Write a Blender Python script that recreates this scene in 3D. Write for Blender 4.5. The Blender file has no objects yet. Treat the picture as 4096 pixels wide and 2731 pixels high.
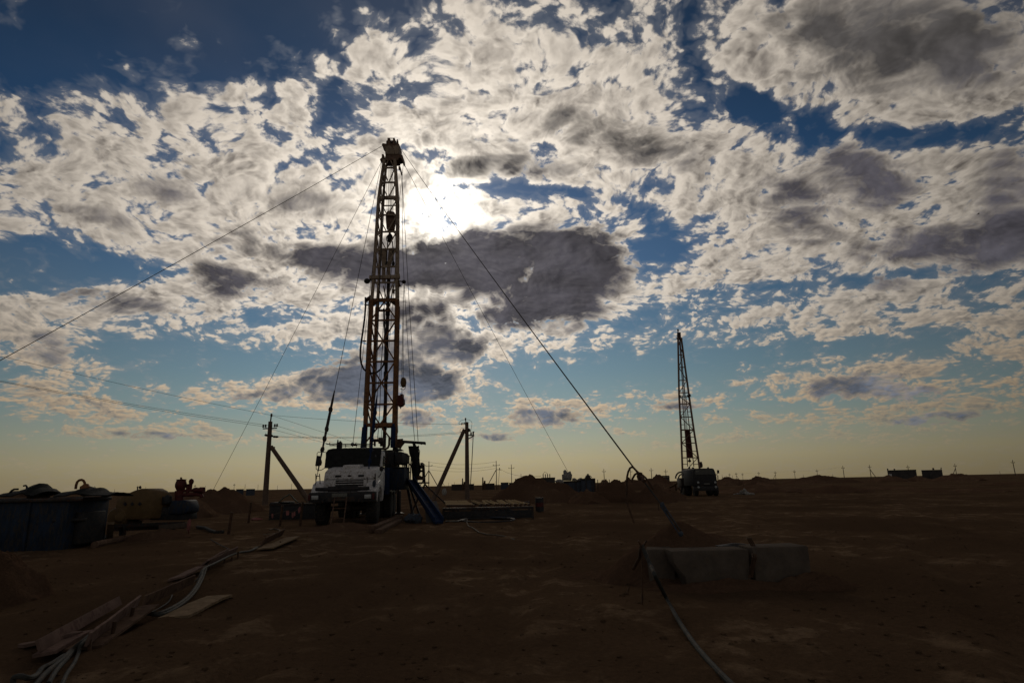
import bpy, bmesh, math, random
from mathutils import Vector, Matrix
R = math.radians
rnd = random.Random(7)

# ------------------------------------------------------------------ camera
sc = bpy.context.scene
PW, PH, FPX = 4096.0, 2731.0, 2451.0          # photograph frame and focal length in its pixels
PITCH, ROLL, CAMH = R(13.1), R(1.23), 1.45
_r0, _u0 = Vector((1, 0, 0)), Vector((0, -math.sin(PITCH), math.cos(PITCH)))
FWD = Vector((0, math.cos(PITCH), math.sin(PITCH)))
RGT = math.cos(ROLL)*_r0 - math.sin(ROLL)*_u0
UPV = math.sin(ROLL)*_r0 + math.cos(ROLL)*_u0
CAM = Vector((0, 0, CAMH))
cd = bpy.data.cameras.new('camera'); cam = bpy.data.objects.new('camera', cd)
sc.collection.objects.link(cam); sc.camera = cam
m = Matrix((RGT, UPV, -FWD)).transposed().to_4x4(); m.translation = CAM
cam.matrix_world = m
cd.sensor_width = 36; cd.lens = 36*FPX/PW; cd.clip_end = 6000; cd.clip_start = .05

def ray(px, py):
    return (FWD + RGT*((px-PW/2)/FPX) - UPV*((py-PH/2)/FPX))
def at(px, py, Y):                              # point on the plane at depth Y
    d = ray(px, py); return CAM + d*(Y/d.y)
def gnd(px, py, z=0.0):                         # point on the level z
    d = ray(px, py); return CAM + d*((z-CAMH)/d.z)
def azel(px, py):
    d = ray(px, py).normalized(); return (math.atan2(d.x, d.y), math.asin(d.z))

# ------------------------------------------------------------------ sky
SUN_AZ, SUN_EL = azel(1775, 872)
SUND = Vector((math.sin(SUN_AZ)*math.cos(SUN_EL), math.cos(SUN_AZ)*math.cos(SUN_EL), math.sin(SUN_EL)))
world = bpy.data.worlds.new("World"); sc.world = world; world.use_nodes = True
world.cycles.sampling_method = 'MANUAL'; world.cycles.sample_map_resolution = 512
T = world.node_tree; T.nodes.clear()
class NB:
    """small builder for node maths"""
    def __init__(s, tree): s.t = tree
    def n(s, typ, **kw):
        nd = s.t.nodes.new(typ)
        for k, v in kw.items(): setattr(nd, k, v)
        return nd
    def put(s, sock, v):
        if hasattr(v, 'links'): s.t.links.new(v, sock)
        else: sock.default_value = v
    def m(s, op, a, b=None, c=None, clamp=False):
        nd = s.n('ShaderNodeMath', operation=op); nd.use_clamp = clamp
        for i, v in enumerate((a, b, c)):
            if v is not None: s.put(nd.inputs[i], v)
        return nd.outputs[0]
    def v(s, op, a, b=None, scale=None):
        nd = s.n('ShaderNodeVectorMath', operation=op)
        s.put(nd.inputs[0], a)
        if b is not None: s.put(nd.inputs[1], b)
        if scale is not None: s.put(nd.inputs['Scale'], scale)
        return nd.outputs['Value'] if op in ('DOT_PRODUCT', 'LENGTH') else nd.outputs[0]
    def ss(s, x, a, b, lo=0.0, hi=1.0, kind='SMOOTHSTEP'):
        nd = s.n('ShaderNodeMapRange', interpolation_type=kind)
        for nm, v in zip(('Value', 'From Min', 'From Max', 'To Min', 'To Max'), (x, a, b, lo, hi)): s.put(nd.inputs[nm], v)
        return nd.outputs[0]
    def mix(s, f, a, b, blend='MIX'):
        nd = s.n('ShaderNodeMix', data_type='RGBA', blend_type=blend); nd.clamp_factor = True
        s.put(nd.inputs[0], f); s.put(nd.inputs[6], a); s.put(nd.inputs[7], b)
        return nd.outputs[2]
    def ramp(s, x, stops, mode='LINEAR'):
        nd = s.n('ShaderNodeValToRGB'); e = nd.color_ramp.elements; nd.color_ramp.interpolation = mode
        while len(e) < len(stops): e.new(.5)
        for el, (p, c) in zip(e, stops): el.position = p; el.color = (*c, 1) if len(c) == 3 else c
        s.put(nd.inputs[0], x); return nd.outputs[0]
    def noise(s, vec, scale, detail=4, rough=.5, dist=0.0, dims='3D', w=None, typ='FBM', col=False):
        nd = s.n('ShaderNodeTexNoise', noise_dimensions=dims, noise_type=typ)
        if vec is not None: s.put(nd.inputs['Vector'], vec)
        s.put(nd.inputs['Scale'], scale); s.put(nd.inputs['Detail'], detail); s.put(nd.inputs['Roughness'], rough)
        s.put(nd.inputs['Distortion'], dist)
        return nd.outputs['Color' if col else 'Fac']
B = NB(T)
S2 = PW/2352.0                                   # cloud placing is noted on a 2352 wide print
def blob_field(azelv, blobs):
    tot = None
    for (x, y, rx, ry, rot, w) in blobs:
        x, y, rx, ry = x*S2, y*S2, rx*S2, ry*S2
        c = azel(x, y); h = 4.0
        ax, ay = azel(x+h, y), azel(x, y+h)
        J = ((ax[0]-c[0])/h, (ay[0]-c[0])/h), ((ax[1]-c[1])/h, (ay[1]-c[1])/h)
        cr, sr = math.cos(R(rot)), math.sin(R(rot))
        E = ((cr*rx, -sr*ry), (sr*rx, cr*ry))
        A = [[sum(J[i][k]*E[k][j] for k in range(2)) for j in range(2)] for i in range(2)]
        # left singular vectors of A
        p, q, r_ = A[0][0]**2+A[0][1]**2, A[0][0]*A[1][0]+A[0][1]*A[1][1], A[1][0]**2+A[1][1]**2
        th = .5*math.atan2(2*q, p-r_)
        d = math.sqrt(((p-r_)/2)**2+q*q); s1 = math.sqrt((p+r_)/2+d); s2 = math.sqrt(max(1e-9, (p+r_)/2-d))
        mp = B.n('ShaderNodeMapping', vector_type='TEXTURE')
        B.put(mp.inputs['Vector'], azelv)
        mp.inputs['Location'].default_value = (c[0], c[1], 0)
        mp.inputs['Rotation'].default_value = (0, 0, th)
        mp.inputs['Scale'].default_value = (s1, s2, 1)
        g = B.n('ShaderNodeTexGradient', gradient_type='SPHERICAL'); B.put(g.inputs[0], mp.outputs[0])
        v = B.ss(g.outputs['Fac'], 0.0, 0.75, 0.0, w)
        tot = v if tot is None else B.m('ADD', tot, v)
    return tot
dirv = B.n('ShaderNodeTexCoord').outputs['Generated']
dirv = B.v('NORMALIZE', dirv)
sep = B.n('ShaderNodeSeparateXYZ'); B.put(sep.inputs[0], dirv)
dx, dy, dz = sep.outputs
AZ = B.m('ARCTAN2', dx, dy); EL = B.m('ARCSINE', dz)
ae = B.n('ShaderNodeCombineXYZ'); B.put(ae.inputs[0], AZ); B.put(ae.inputs[1], EL); AE = ae.outputs[0]
# the cloud deck seen as a plane far overhead, so clouds close up toward the horizon
zc = B.m('MAXIMUM', B.m('ADD', dz, .36), .06)
pl = B.n('ShaderNodeCombineXYZ'); B.put(pl.inputs[0], B.m('DIVIDE', dx, zc)); B.put(pl.inputs[1], B.m('DIVIDE', dy, zc))
P = pl.outputs[0]

COVER = [  # x, y, rx, ry, turn, weight : where the deck is closed (+) or broken (-)
 (130,470,330,170,0,.62),(470,430,420,200,8,.62),(330,330,420,140,0,.30),(760,400,330,170,-8,.55),
 (560,520,330,120,-10,.45),(250,520,260,60,15,.30),
 (1200,270,480,230,10,.62),(1150,90,330,120,0,.40),(1450,100,220,130,0,.42),(1500,350,380,220,20,.62),
 (1000,330,260,170,0,.40),(1270,470,330,90,0,.40),(900,480,200,90,0,.3),(1620,470,230,110,25,.5),
 (2020,110,560,240,8,.95),(1660,120,170,120,10,.75),(2300,180,260,110,0,.6),(1720,90,200,110,20,.40),(2050,230,420,110,5,.42),
 (1800,430,330,190,10,.75),(2060,420,350,150,0,.70),(2280,470,260,200,-15,.80),(2200,570,330,110,-8,.80),
 (1900,550,400,130,-12,.55),(1600,640,300,75,-18,.62),(1950,660,260,60,0,.25),
 (2000,720,420,85,-5,.62),(1680,740,140,40,-15,.50),(1750,670,200,30,-8,.45),(2280,760,200,60,-20,.55),(2320,810,120,50,0,.5),
 (1150,620,420,140,0,1.1),(800,615,280,90,6,.8),(1300,700,200,80,0,.7),(1380,590,130,110,0,.6),
 (560,660,380,120,6,.70),(330,700,330,70,10,.60),(90,750,260,110,10,.75),(130,830,180,80,20,.6),(700,560,330,110,0,.55),
 (760,740,200,70,0,.55),(650,755,260,35,3,.35),
 (960,750,220,110,0,.65),(1050,800,160,70,0,.7),(1250,780,260,45,-4,.60),
 (860,880,340,95,0,.95),(640,900,240,60,0,.70),(1030,870,120,70,10,.5),
 (150,930,260,70,10,.50),(300,950,420,35,8,.45),(430,985,110,16,5,.4),
 (330,996,260,22,2,.75),(520,1004,130,14,3,.6),(200,1000,90,14,0,.5),(700,1007,120,14,0,.5),
 (1270,945,190,48,0,.95),(1190,968,110,22,0,.6),(960,958,110,30,0,.8),(830,955,100,22,0,.6),(1120,1000,150,24,0,.55),(1060,980,170,14,0,.4),
 (1950,880,270,50,-6,.80),(2080,840,150,30,-4,.55),(2150,905,280,55,0,.60),(1850,860,220,22,-8,.5),
 (1960,955,330,34,-3,.65),(2200,950,260,40,-5,.6),(1560,925,130,26,0,.75),(1660,1005,130,20,0,.55),(1980,1000,300,24,0,.5),(1430,990,70,12,0,.6),(1560,1020,180,10,0,.3),
 (1330,830,130,16,0,.45),(1460,812,60,12,0,.5),(1800,815,90,14,-10,.35),
 (1010,490,150,100,0,.9),(960,470,120,90,0,.5),
 # broken puffs in the blue
 (830,50,90,60,30,.40),(750,150,50,40,40,.45),(680,215,80,60,0,.40),(890,130,90,60,0,.45),(930,170,120,50,0,.35),(670,260,90,50,0,.45),
 (520,215,110,40,-5,.35),(180,230,190,50,5,.32),(10,260,60,40,0,.35),(560,290,90,60,0,.25),
 (640,90,60,40,20,.35),(765,52,50,44,40,.85),(850,40,60,60,0,.7),(860,110,80,54,0,.6),(748,155,44,44,40,.95),(815,172,40,30,0,.65),(690,205,66,32,-10,.75),(665,262,90,48,0,.75),(560,215,70,24,-15,.4),(470,225,80,30,-10,.4),(60,232,50,26,0,.35),
 # blue gaps
 (330,40,900,210,3,-.75),(60,150,330,150,0,-.5),(700,60,330,170,0,-.5),(720,260,240,60,-15,-.35),
 (880,40,150,130,0,-.25),(930,200,170,60,-10,-.25),
 (1600,70,70,160,10,-.38),(1680,210,190,70,40,-.75),(1830,290,200,75,25,-.85),(2120,310,260,42,0,-.75),(2300,275,150,45,-15,-.6),
 (1350,160,160,35,-20,-.16),(1130,150,190,25,0,-.20),(1470,150,90,60,0,-.12),(1690,360,40,80,20,-.3),
 (170,590,330,60,5,-.75),(230,640,260,50,-5,-.75),(60,640,160,60,0,-.4),(420,560,120,40,30,-.30),(330,420,260,22,-18,-.25),(720,360,150,28,-30,-.35),
 (1230,440,230,22,2,-.80),(1380,455,160,24,15,-.5),(1490,500,110,50,30,-.62),(1500,590,90,75,0,-.8),(1560,560,120,35,-15,-.4),
 (610,725,170,34,-3,-.9),(400,815,420,55,4,-.7),(620,840,260,36,-6,-.6),(330,870,300,30,0,-.35),
 (1330,860,330,60,0,-.8),(1560,830,300,70,0,-.6),(1450,740,120,40,-20,-.35),(1900,800,500,30,-4,-.6),(1560,700,200,22,-15,-.4),
 (2010,640,330,24,-6,-.75),(1800,650,150,18,-10,-.45),(2250,640,120,28,0,-.55),(1150,735,120,22,0,-.15),
 (700,960,400,35,0,-.5),(650,1045,900,26,0,-.35),(1700,1050,800,24,0,-.3),
 (1730,530,70,36,30,-.65),(2120,420,70,22,-10,-.45),(1290,375,90,25,20,-.35),(980,400,40,30,0,-.1),
]
THICK = [
 (1190,620,330,125,2,1.1),(940,605,190,80,-3,.85),(830,615,230,60,8,.9),(1330,575,150,90,0,.7),(1290,700,150,80,0,.9),(1100,560,130,60,0,.3),(1400,610,80,60,0,.3),
 (510,645,110,50,12,.75),(720,590,120,40,0,.35),(600,650,110,30,10,.35),
 (880,870,210,85,0,.95),(780,880,130,60,0,.4),(1010,880,70,50,10,.6),(1050,798,95,50,0,.9),(960,735,110,60,0,.7),(1180,728,110,40,0,.7),(930,800,120,40,0,.3),
 (2080,80,360,160,4,.72),(2250,110,150,160,0,.4),(1830,60,130,60,10,.35),(1960,180,200,80,0,.4),
 (1830,460,140,85,10,.6),(2030,430,130,75,-5,.75),(1930,375,150,60,-8,.55),(2270,560,280,80,-10,.95),(2060,560,170,50,-10,.45),(2320,460,120,170,0,.5),(1870,540,110,40,0,.35),(2020,650,120,30,0,.25),
 (1330,290,120,60,5,.38),(1200,385,160,38,4,.62),(1060,385,90,34,0,.45),(1500,340,150,80,15,.35),(960,330,90,40,0,.2),
 (390,430,130,60,10,.30),(240,500,180,40,10,.22),(560,560,160,50,-10,.30),(700,470,110,45,0,.25),(230,690,160,36,8,.35),(120,800,110,50,10,.40),(350,710,130,30,8,.3),
 (1960,885,150,38,-5,.65),(2100,905,110,28,0,.4),(1250,955,130,28,0,.55),(960,962,70,26,0,.6),(1560,930,90,16,0,.35),(2150,960,150,20,-5,.4),(350,1000,150,12,2,.35),(1130,1003,90,14,0,.3),
 (640,905,80,26,0,.4),(560,915,50,16,0,.4),
]
C = blob_field(AE, COVER); K = blob_field(AE, THICK)

def deck(p, full=True):
    warp = B.noise(p, 4.2, 2, .5, dims='2D', col=True)
    p2 = B.v('ADD', p, B.v('SCALE', B.v('SUBTRACT', warp, (.5, .5, .5)), scale=.09))
    vor = B.n('ShaderNodeTexVoronoi', feature='F1', voronoi_dimensions='2D', normalize=True)
    B.put(vor.inputs['Vector'], B.v('ADD', p2, B.v('SCALE', B.noise(p2, 40, 2, .55, dims='2D', col=True), scale=.035)))
    for k, v in (('Scale', 31.0), ('Detail', 1.3), ('Roughness', .5)): vor.inputs[k].default_value = v
    puff = B.m('SUBTRACT', .40, vor.outputs['Distance'])
    low = B.m('SUBTRACT', B.noise(p2, 12.5, 3 if full else 3, .50, dims='2D'), .5)
    soft = B.m('ADD', B.m('MULTIPLY', low, 3.6), B.m('MULTIPLY', puff, 2.8))
    if not full: return soft
    fine = B.m('SUBTRACT', B.noise(p2, 55, 5, .60, dims='2D'), .5)
    return soft, fine, B.m('ADD', soft, B.m('MULTIPLY', fine, 1.9))
soft0, fine0, n0 = deck(P)
# the same deck a little nearer the sun: the difference models the relief of the puffs
sunP = Vector((SUND.x, SUND.y, 0))/(SUND.z+.36)
tosun = B.v('NORMALIZE', B.v('SUBTRACT', tuple(sunP), P))
soft1 = deck(B.v('ADD', P, B.v('SCALE', tosun, scale=.0105)), False)
base = B.m('ADD', B.m('ADD', B.m('MULTIPLY', B.m('MINIMUM', C, .85), .80), B.ss(EL, R(3), R(13), -.42, -.25)), B.m('MULTIPLY', B.m('MINIMUM', K, 1.0), .42))
d0 = B.m('ADD', base, B.m('MULTIPLY', n0, .60))
ds = B.m('ADD', base, B.m('MULTIPLY', soft0, .58))
alpha = B.m('MULTIPLY', B.ss(d0, B.ss(EL, R(2), R(14), -.16, -.07), B.ss(EL, R(2), R(14), .66, .40)), B.ss(EL, R(1), R(7), .12, 1))
thick = B.ss(ds, .10, .95)
relief = B.m('SUBTRACT', soft0, soft1)
SANG = B.m('ARCCOSINE', B.m('MINIMUM', B.v('DOT_PRODUCT', dirv, tuple(SUND)), .99999))     # angle from the sun
def gauss(w):
    q = B.m('DIVIDE', SANG, R(w)); return B.m('EXPONENT', B.m('MULTIPLY', B.m('MULTIPLY', q, q), -1))
away = B.ss(SANG, R(60), R(115))                 # brightness added to the unseen sky behind the camera, lighting the truck front
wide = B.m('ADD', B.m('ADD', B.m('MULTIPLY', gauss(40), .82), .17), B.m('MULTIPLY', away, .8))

SKYR = [(0,(.48,.385,.215)),(2.2,(.565,.495,.30)),(4,(.465,.495,.375)),(6.5,(.30,.42,.42)),(10,(.19,.315,.385)),(14,(.11,.218,.33)),
        (20,(.054,.134,.265)),(28,(.024,.077,.180)),(35,(.0145,.047,.112)),(43,(.0105,.035,.083)),(90,(.010,.032,.09))]
elx = B.m('DIVIDE', B.m('MAXIMUM', EL, 0), R(90))
clear = B.ramp(elx, [(e/90, c) for e, c in SKYR])
nish = B.n('ShaderNodeTexSky', sky_type='NISHITA'); nish.sun_disc = False
nish.sun_elevation = SUN_EL; nish.sun_rotation = SUN_AZ; nish.altitude = 50; nish.dust_density = 1.5
clear = B.mix(.10, clear, B.v('SCALE', nish.outputs[0], scale=.012))
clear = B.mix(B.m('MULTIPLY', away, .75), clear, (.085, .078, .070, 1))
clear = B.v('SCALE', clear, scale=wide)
# thin veil high up
veil = B.m('MULTIPLY', B.ss(B.noise(P, 1.3, 5, .55, dims='2D'), .42, .8), .13)
clear = B.mix(veil, clear, B.v('SCALE', (.34, .30, .29), scale=wide))

halo = B.m('MULTIPLY', B.ss(ds, -.60, .12), B.ss(EL, R(3), R(9), .10, .25))
clear = B.mix(halo, clear, B.v('SCALE', (.40, .40, .41), scale=wide))
# cloud light: bright thin rims, grey brown cores
lit = B.mix(B.ss(EL, R(3), R(16)), (.66, .48, .29, 1), (.74, .655, .555, 1))
core = B.mix(B.ss(EL, R(5), R(18)), (.19, .205, .215, 1), (.20, .175, .155, 1))
shade = B.m('ADD', B.m('ADD', B.m('MULTIPLY', thick, .55), B.m('MULTIPLY', fine0, .55)), B.m('MULTIPLY', relief, -.58), clamp=True)
ccol = B.mix(shade, lit, core)
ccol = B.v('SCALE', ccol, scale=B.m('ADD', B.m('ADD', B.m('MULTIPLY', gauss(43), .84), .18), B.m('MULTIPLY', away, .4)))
# the heavy low cloud: nearly opaque, dark against the light, thinner toward its rims
dk = B.m('ADD', B.m('MULTIPLY', K, .98), B.m('MULTIPLY', soft0, .46))
dark = B.m('MULTIPLY', B.ss(dk, .08, .95, kind='LINEAR'), B.ss(K, .02, .22))
dcol = B.mix(B.ss(EL, R(6), R(17)), (.115, .135, .175, 1), (.070, .066, .079, 1))
dcol = B.mix(B.ss(EL, R(23), R(33)), dcol, (.080, .074, .072, 1))
bill = B.noise(P, 7.0, 4, .5, dims='2D')
dcol = B.v('SCALE', dcol, scale=B.m('ADD', B.ss(bill, .3, .7, .62, 1.25), B.m('MULTIPLY', relief, .16)))
rimb = B.m('MULTIPLY', B.m('MULTIPLY', B.ss(dk, -.22, .06), B.ss(dk, .06, .36, 1.0, 0.0)), B.m('MULTIPLY', gauss(16), .16))
# rim of light where the sun sits
glow = B.m('ADD', B.m('MULTIPLY', gauss(3.1), 1.5), B.m('ADD', B.m('MULTIPLY', gauss(7.0), .28), B.m('MULTIPLY', gauss(18), .10)))
ccol = B.v('ADD', ccol, B.v('SCALE', (1.0, .93, .80), scale=B.m('MULTIPLY', glow, B.ss(shade, .0, .9, 1.15, .40))))
clear = B.v('ADD', clear, B.v('SCALE', (.75, .85, 1.0), scale=B.m('MULTIPLY', glow, .22)))
ccol = B.v('ADD', ccol, B.v('SCALE', (1.0, .93, .82), scale=rimb))
sky = B.mix(alpha, clear, ccol)
sky = B.mix(B.m('MULTIPLY', dark, B.m('MULTIPLY', B.ss(d0, .02, .30), .97)), sky, dcol)
below = B.ss(EL, R(-1.5), R(-.2))
sky = B.mix(below, (.02, .015, .01, 1), sky)
bg = B.n('ShaderNodeBackground'); B.put(bg.inputs['Color'], sky); bg.inputs['Strength'].default_value = 2.0
out = B.n('ShaderNodeOutputWorld'); B.t.links.new(bg.outputs[0], out.inputs[0])

sl = bpy.data.lights.new('sun', 'SUN'); sl.energy = .55; sl.angle = R(10); sl.color = (1, .86, .68)
so = bpy.data.objects.new('sun', sl); sc.collection.objects.link(so)
so.rotation_euler = SUND.to_track_quat('Z', 'Y').to_euler()
so.location = (0, 0, 60)
sc.view_settings.view_transform = 'Standard'; sc.view_settings.look = 'None'
sc.view_settings.exposure = -1; sc.view_settings.gamma = 1; sc.view_settings.use_curve_mapping = False
# ------------------------------------------------------------------ tools
from mathutils import noise as mn
COL = sc.collection
XF = {}
class MB:
    """collects shapes; one MB becomes one mesh object"""
    def __init__(s): s.v, s.f = [], []
    def add(s, vs, fs):
        o = len(s.v); s.v += [Vector(v) for v in vs]; s.f += [tuple(i+o for i in f) for f in fs]; return s
    def box(s, c, d, rot=None):
        c = Vector(c); hx, hy, hz = d[0]/2, d[1]/2, d[2]/2
        vs = [Vector((x, y, z)) for z in (-hz, hz) for x, y in ((-hx, -hy), (hx, -hy), (hx, hy), (-hx, hy))]
        if rot is not None: vs = [rot @ v for v in vs]
        return s.add([c+v for v in vs], [(3,2,1,0),(4,5,6,7),(0,1,5,4),(1,2,6,5),(2,3,7,6),(3,0,4,7)])
    def bx(s, x0, x1, y0, y1, z0, z1): return s.box(((x0+x1)/2, (y0+y1)/2, (z0+z1)/2), (x1-x0, y1-y0, z1-z0))
    def bar(s, p, q, w, h=None, up=(0, 0, 1)):           # rectangular bar between two points
        p, q = Vector(p), Vector(q); h = h or w; d = (q-p).normalized(); u = Vector(up)
        if abs(d.dot(u)) > .97: u = Vector((0, 1, 0))
        a = d.cross(u).normalized(); b = a.cross(d)
        vs = [e + a*(i*w/2) + b*(j*h/2) for e in (p, q) for i, j in ((-1,-1),(1,-1),(1,1),(-1,1))]
        return s.add(vs, [(3,2,1,0),(4,5,6,7),(0,1,5,4),(1,2,6,5),(2,3,7,6),(3,0,4,7)])
    def tube(s, p, q, r, n=8, r2=None): return s.path([p, q], r, n, r2)
    def path(s, pts, r, n=6, r2=None, rr=None):
        pts = [Vector(p) for p in pts]; k = len(pts); o = len(s.v); prev = None; vs, fs = [], []
        for i, p in enumerate(pts):
            d = (pts[min(i+1, k-1)]-pts[max(i-1, 0)]).normalized()
            if prev is None:
                u = Vector((0, 0, 1)) if abs(d.z) < .9 else Vector((1, 0, 0)); a = d.cross(u).normalized()
            else: a = (prev - d*prev.dot(d)).normalized()
            prev = a; b = d.cross(a); ri = rr[i] if rr else (r if r2 is None else r+(r2-r)*i/(k-1))
            vs += [p + (a*math.cos(t)+b*math.sin(t))*ri for t in (2*math.pi*j/n for j in range(n))]
        for i in range(k-1):
            fs += [(i*n+j, i*n+(j+1) % n, (i+1)*n+(j+1) % n, (i+1)*n+j) for j in range(n)]
        fs += [tuple(range(n-1, -1, -1)), tuple((k-1)*n+j for j in range(n))]
        return s.add(vs, fs)
    def lathe(s, prof, c, n=16, ax=(0, 0, 1)):            # prof: (radius, height) along ax
        c = Vector(c); q = Vector((0, 0, 1)).rotation_difference(Vector(ax)); vs, fs = [], []; k = len(prof)
        for r, h in prof:
            vs += [c + q @ Vector((r*math.cos(t), r*math.sin(t), h)) for t in (2*math.pi*j/n for j in range(n))]
        for i in range(k-1): fs += [(i*n+j, i*n+(j+1) % n, (i+1)*n+(j+1) % n, (i+1)*n+j) for j in range(n)]
        fs += [tuple(range(n-1, -1, -1)), tuple((k-1)*n+j for j in range(n))]
        return s.add(vs, fs)
    def prism(s, ol, e):                                  # outline of points pushed along e
        n = len(ol); ol = [Vector(p) for p in ol]; e = Vector(e)
        return s.add(ol+[p+e for p in ol], [tuple(range(n-1, -1, -1)), tuple(range(n, 2*n))] + [(i, (i+1) % n, n+(i+1) % n, n+i) for i in range(n)])
    def ball(s, c, r, n=12, sq=(1, 1, 1), lump=0, seed=0):
        c = Vector(c); vs, fs = [], []; k = n//2
        for i in range(k+1):
            th = math.pi*i/k
            for j in range(n):
                ph = 2*math.pi*j/n; d = Vector((math.sin(th)*math.cos(ph), math.sin(th)*math.sin(ph), math.cos(th)))
                g = 1+lump*mn.noise(d*1.9+Vector((seed, seed*.7, 0)))
                vs.append(c + Vector((d.x*sq[0], d.y*sq[1], d.z*sq[2]))*r*g)
        for i in range(k): fs += [(i*n+j, (i+1)*n+j, (i+1)*n+(j+1) % n, i*n+(j+1) % n) for j in range(n)]
        return s.add(vs, fs)
    def sheet(s, P, th):                                  # grid of points P[i][j] given a thickness
        ni, nj = len(P), len(P[0]); P = [[Vector(p) for p in row] for row in P]
        def nrm(i, j):
            a = P[min(i+1, ni-1)][j]-P[max(i-1, 0)][j]; b = P[i][min(j+1, nj-1)]-P[i][max(j-1, 0)]
            return a.cross(b).normalized()
        top = [P[i][j] for i in range(ni) for j in range(nj)]; bot = [P[i][j]-nrm(i, j)*th for i in range(ni) for j in range(nj)]
        N = ni*nj; ix = lambda i, j: i*nj+j; fs = []
        for i in range(ni-1):
            for j in range(nj-1):
                fs.append((ix(i,j), ix(i+1,j), ix(i+1,j+1), ix(i,j+1))); fs.append((N+ix(i,j+1), N+ix(i+1,j+1), N+ix(i+1,j), N+ix(i,j)))
        for i in range(ni-1):
            fs.append((ix(i,0), N+ix(i,0), N+ix(i+1,0), ix(i+1,0))); fs.append((ix(i+1,nj-1), N+ix(i+1,nj-1), N+ix(i,nj-1), ix(i,nj-1)))
        for j in range(nj-1):
            fs.append((ix(0,j+1), N+ix(0,j+1), N+ix(0,j), ix(0,j))); fs.append((ix(ni-1,j), N+ix(ni-1,j), N+ix(ni-1,j+1), ix(ni-1,j+1)))
        return s.add(top+bot, fs)
def props(o, label=None, cat=None, group=None, kind=None):
    if cat and not kind: kind = 'thing'
    for k, v in (('label', label), ('category', cat), ('group', group), ('kind', kind)):
        if v: o[k] = v
    return o
def thing(name, loc, label, cat, group=None, rz=0.0):
    o = bpy.data.objects.new(name, None); COL.objects.link(o); o.empty_display_size = .3
    o.location = loc; o.rotation_euler = (0, 0, rz)
    XF[o.name] = Matrix.Translation(Vector(loc)) @ Matrix.Rotation(rz, 4, 'Z')
    return props(o, label, cat, group)
def obj(name, mb, mt, parent=None, label=None, cat=None, group=None, kind=None, local=False, bev=0, smooth=True, origin=None):
    """one mesh object; points are in world space unless local (then in the parent thing's space)"""
    base = Matrix()
    if parent is not None: base = XF[parent.name]
    elif origin is None and mb.v:
        lo = [min(v[i] for v in mb.v) for i in range(3)]; hi = [max(v[i] for v in mb.v) for i in range(3)]
        base = Matrix.Translation(((lo[0]+hi[0])/2, (lo[1]+hi[1])/2, lo[2]))
    inv = base.inverted()
    vs = mb.v if local else [inv @ v for v in mb.v]
    me = bpy.data.meshes.new(name); me.from_pydata([tuple(v) for v in vs], [], mb.f); me.validate()
    bm = bmesh.new(); bm.from_mesh(me); bmesh.ops.recalc_face_normals(bm, faces=bm.faces)
    if bev:
        es = [e for e in bm.edges if len(e.link_faces) == 2 and e.calc_face_angle(0) > R(35)]
        bmesh.ops.bevel(bm, geom=es, offset=bev, segments=2, affect='EDGES', profile=.5, clamp_overlap=True)
    bm.to_mesh(me); bm.free()
    if smooth: me.shade_smooth(); me.set_sharp_from_angle(angle=R(38))
    me.materials.append(mt)
    o = bpy.data.objects.new(name, me); COL.objects.link(o)
    if parent is not None: o.parent = parent; XF[o.name] = base
    else: o.matrix_world = base; XF[o.name] = base
    return props(o, label, cat, group, kind)

def each(name, fns, mt, parent, **kw):
    out_ = []
    for f in fns:
        k = MB(); f(k); out_.append(obj(name, k, mt, parent, **kw))
    return out_
def hub(name, parent):
    o = bpy.data.objects.new(name, None); COL.objects.link(o); o.empty_display_size = .2
    o.parent = parent; XF[o.name] = XF[parent.name]; return o
def mat(name, col, rough=.75, metal=0.0, var=.3, scale=6.0, bump=.15, bscale=40.0, stain=None, stain_amt=.45, stretch=None, spec=.18):
    m = bpy.data.materials.new(name); m.use_nodes = True; t = m.node_tree; b = NB(t)
    p = t.nodes['Principled BSDF']
    co = b.n('ShaderNodeTexCoord').outputs['Object']
    if stretch:
        mp = b.n('ShaderNodeMapping'); b.put(mp.inputs['Vector'], co); mp.inputs['Scale'].default_value = stretch; co = mp.outputs[0]
    n1 = b.noise(co, scale, 5, .6); n2 = b.noise(co, bscale, 4, .6)
    lo = tuple(c*(1-var) for c in col); hi = tuple(min(1, c*(1+var)) for c in col)
    c = b.mix(b.ss(n1, .3, .7), (*lo, 1), (*hi, 1))
    if stain: c = b.mix(b.m('MULTIPLY', b.ss(b.noise(co, scale*2.3, 7, .68), .66-stain_amt*.4, .74-stain_amt*.2), .85), c, (*stain, 1))
    b.put(p.inputs['Base Color'], c); p.inputs['Metallic'].default_value = metal
    b.put(p.inputs['Roughness'], b.ss(n2, .2, .8, max(.05, rough-.12), min(1, rough+.12), 'LINEAR'))
    p.inputs['Specular IOR Level'].default_value = spec
    if bump:
        bp = b.n('ShaderNodeBump'); bp.inputs['Strength'].default_value = bump; bp.inputs['Distance'].default_value = .02
        b.put(bp.inputs['Height'], b.m('ADD', n2, n1)); b.put(p.inputs['Normal'], bp.outputs[0])
    return m
RUST = (.09, .035, .015)
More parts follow.
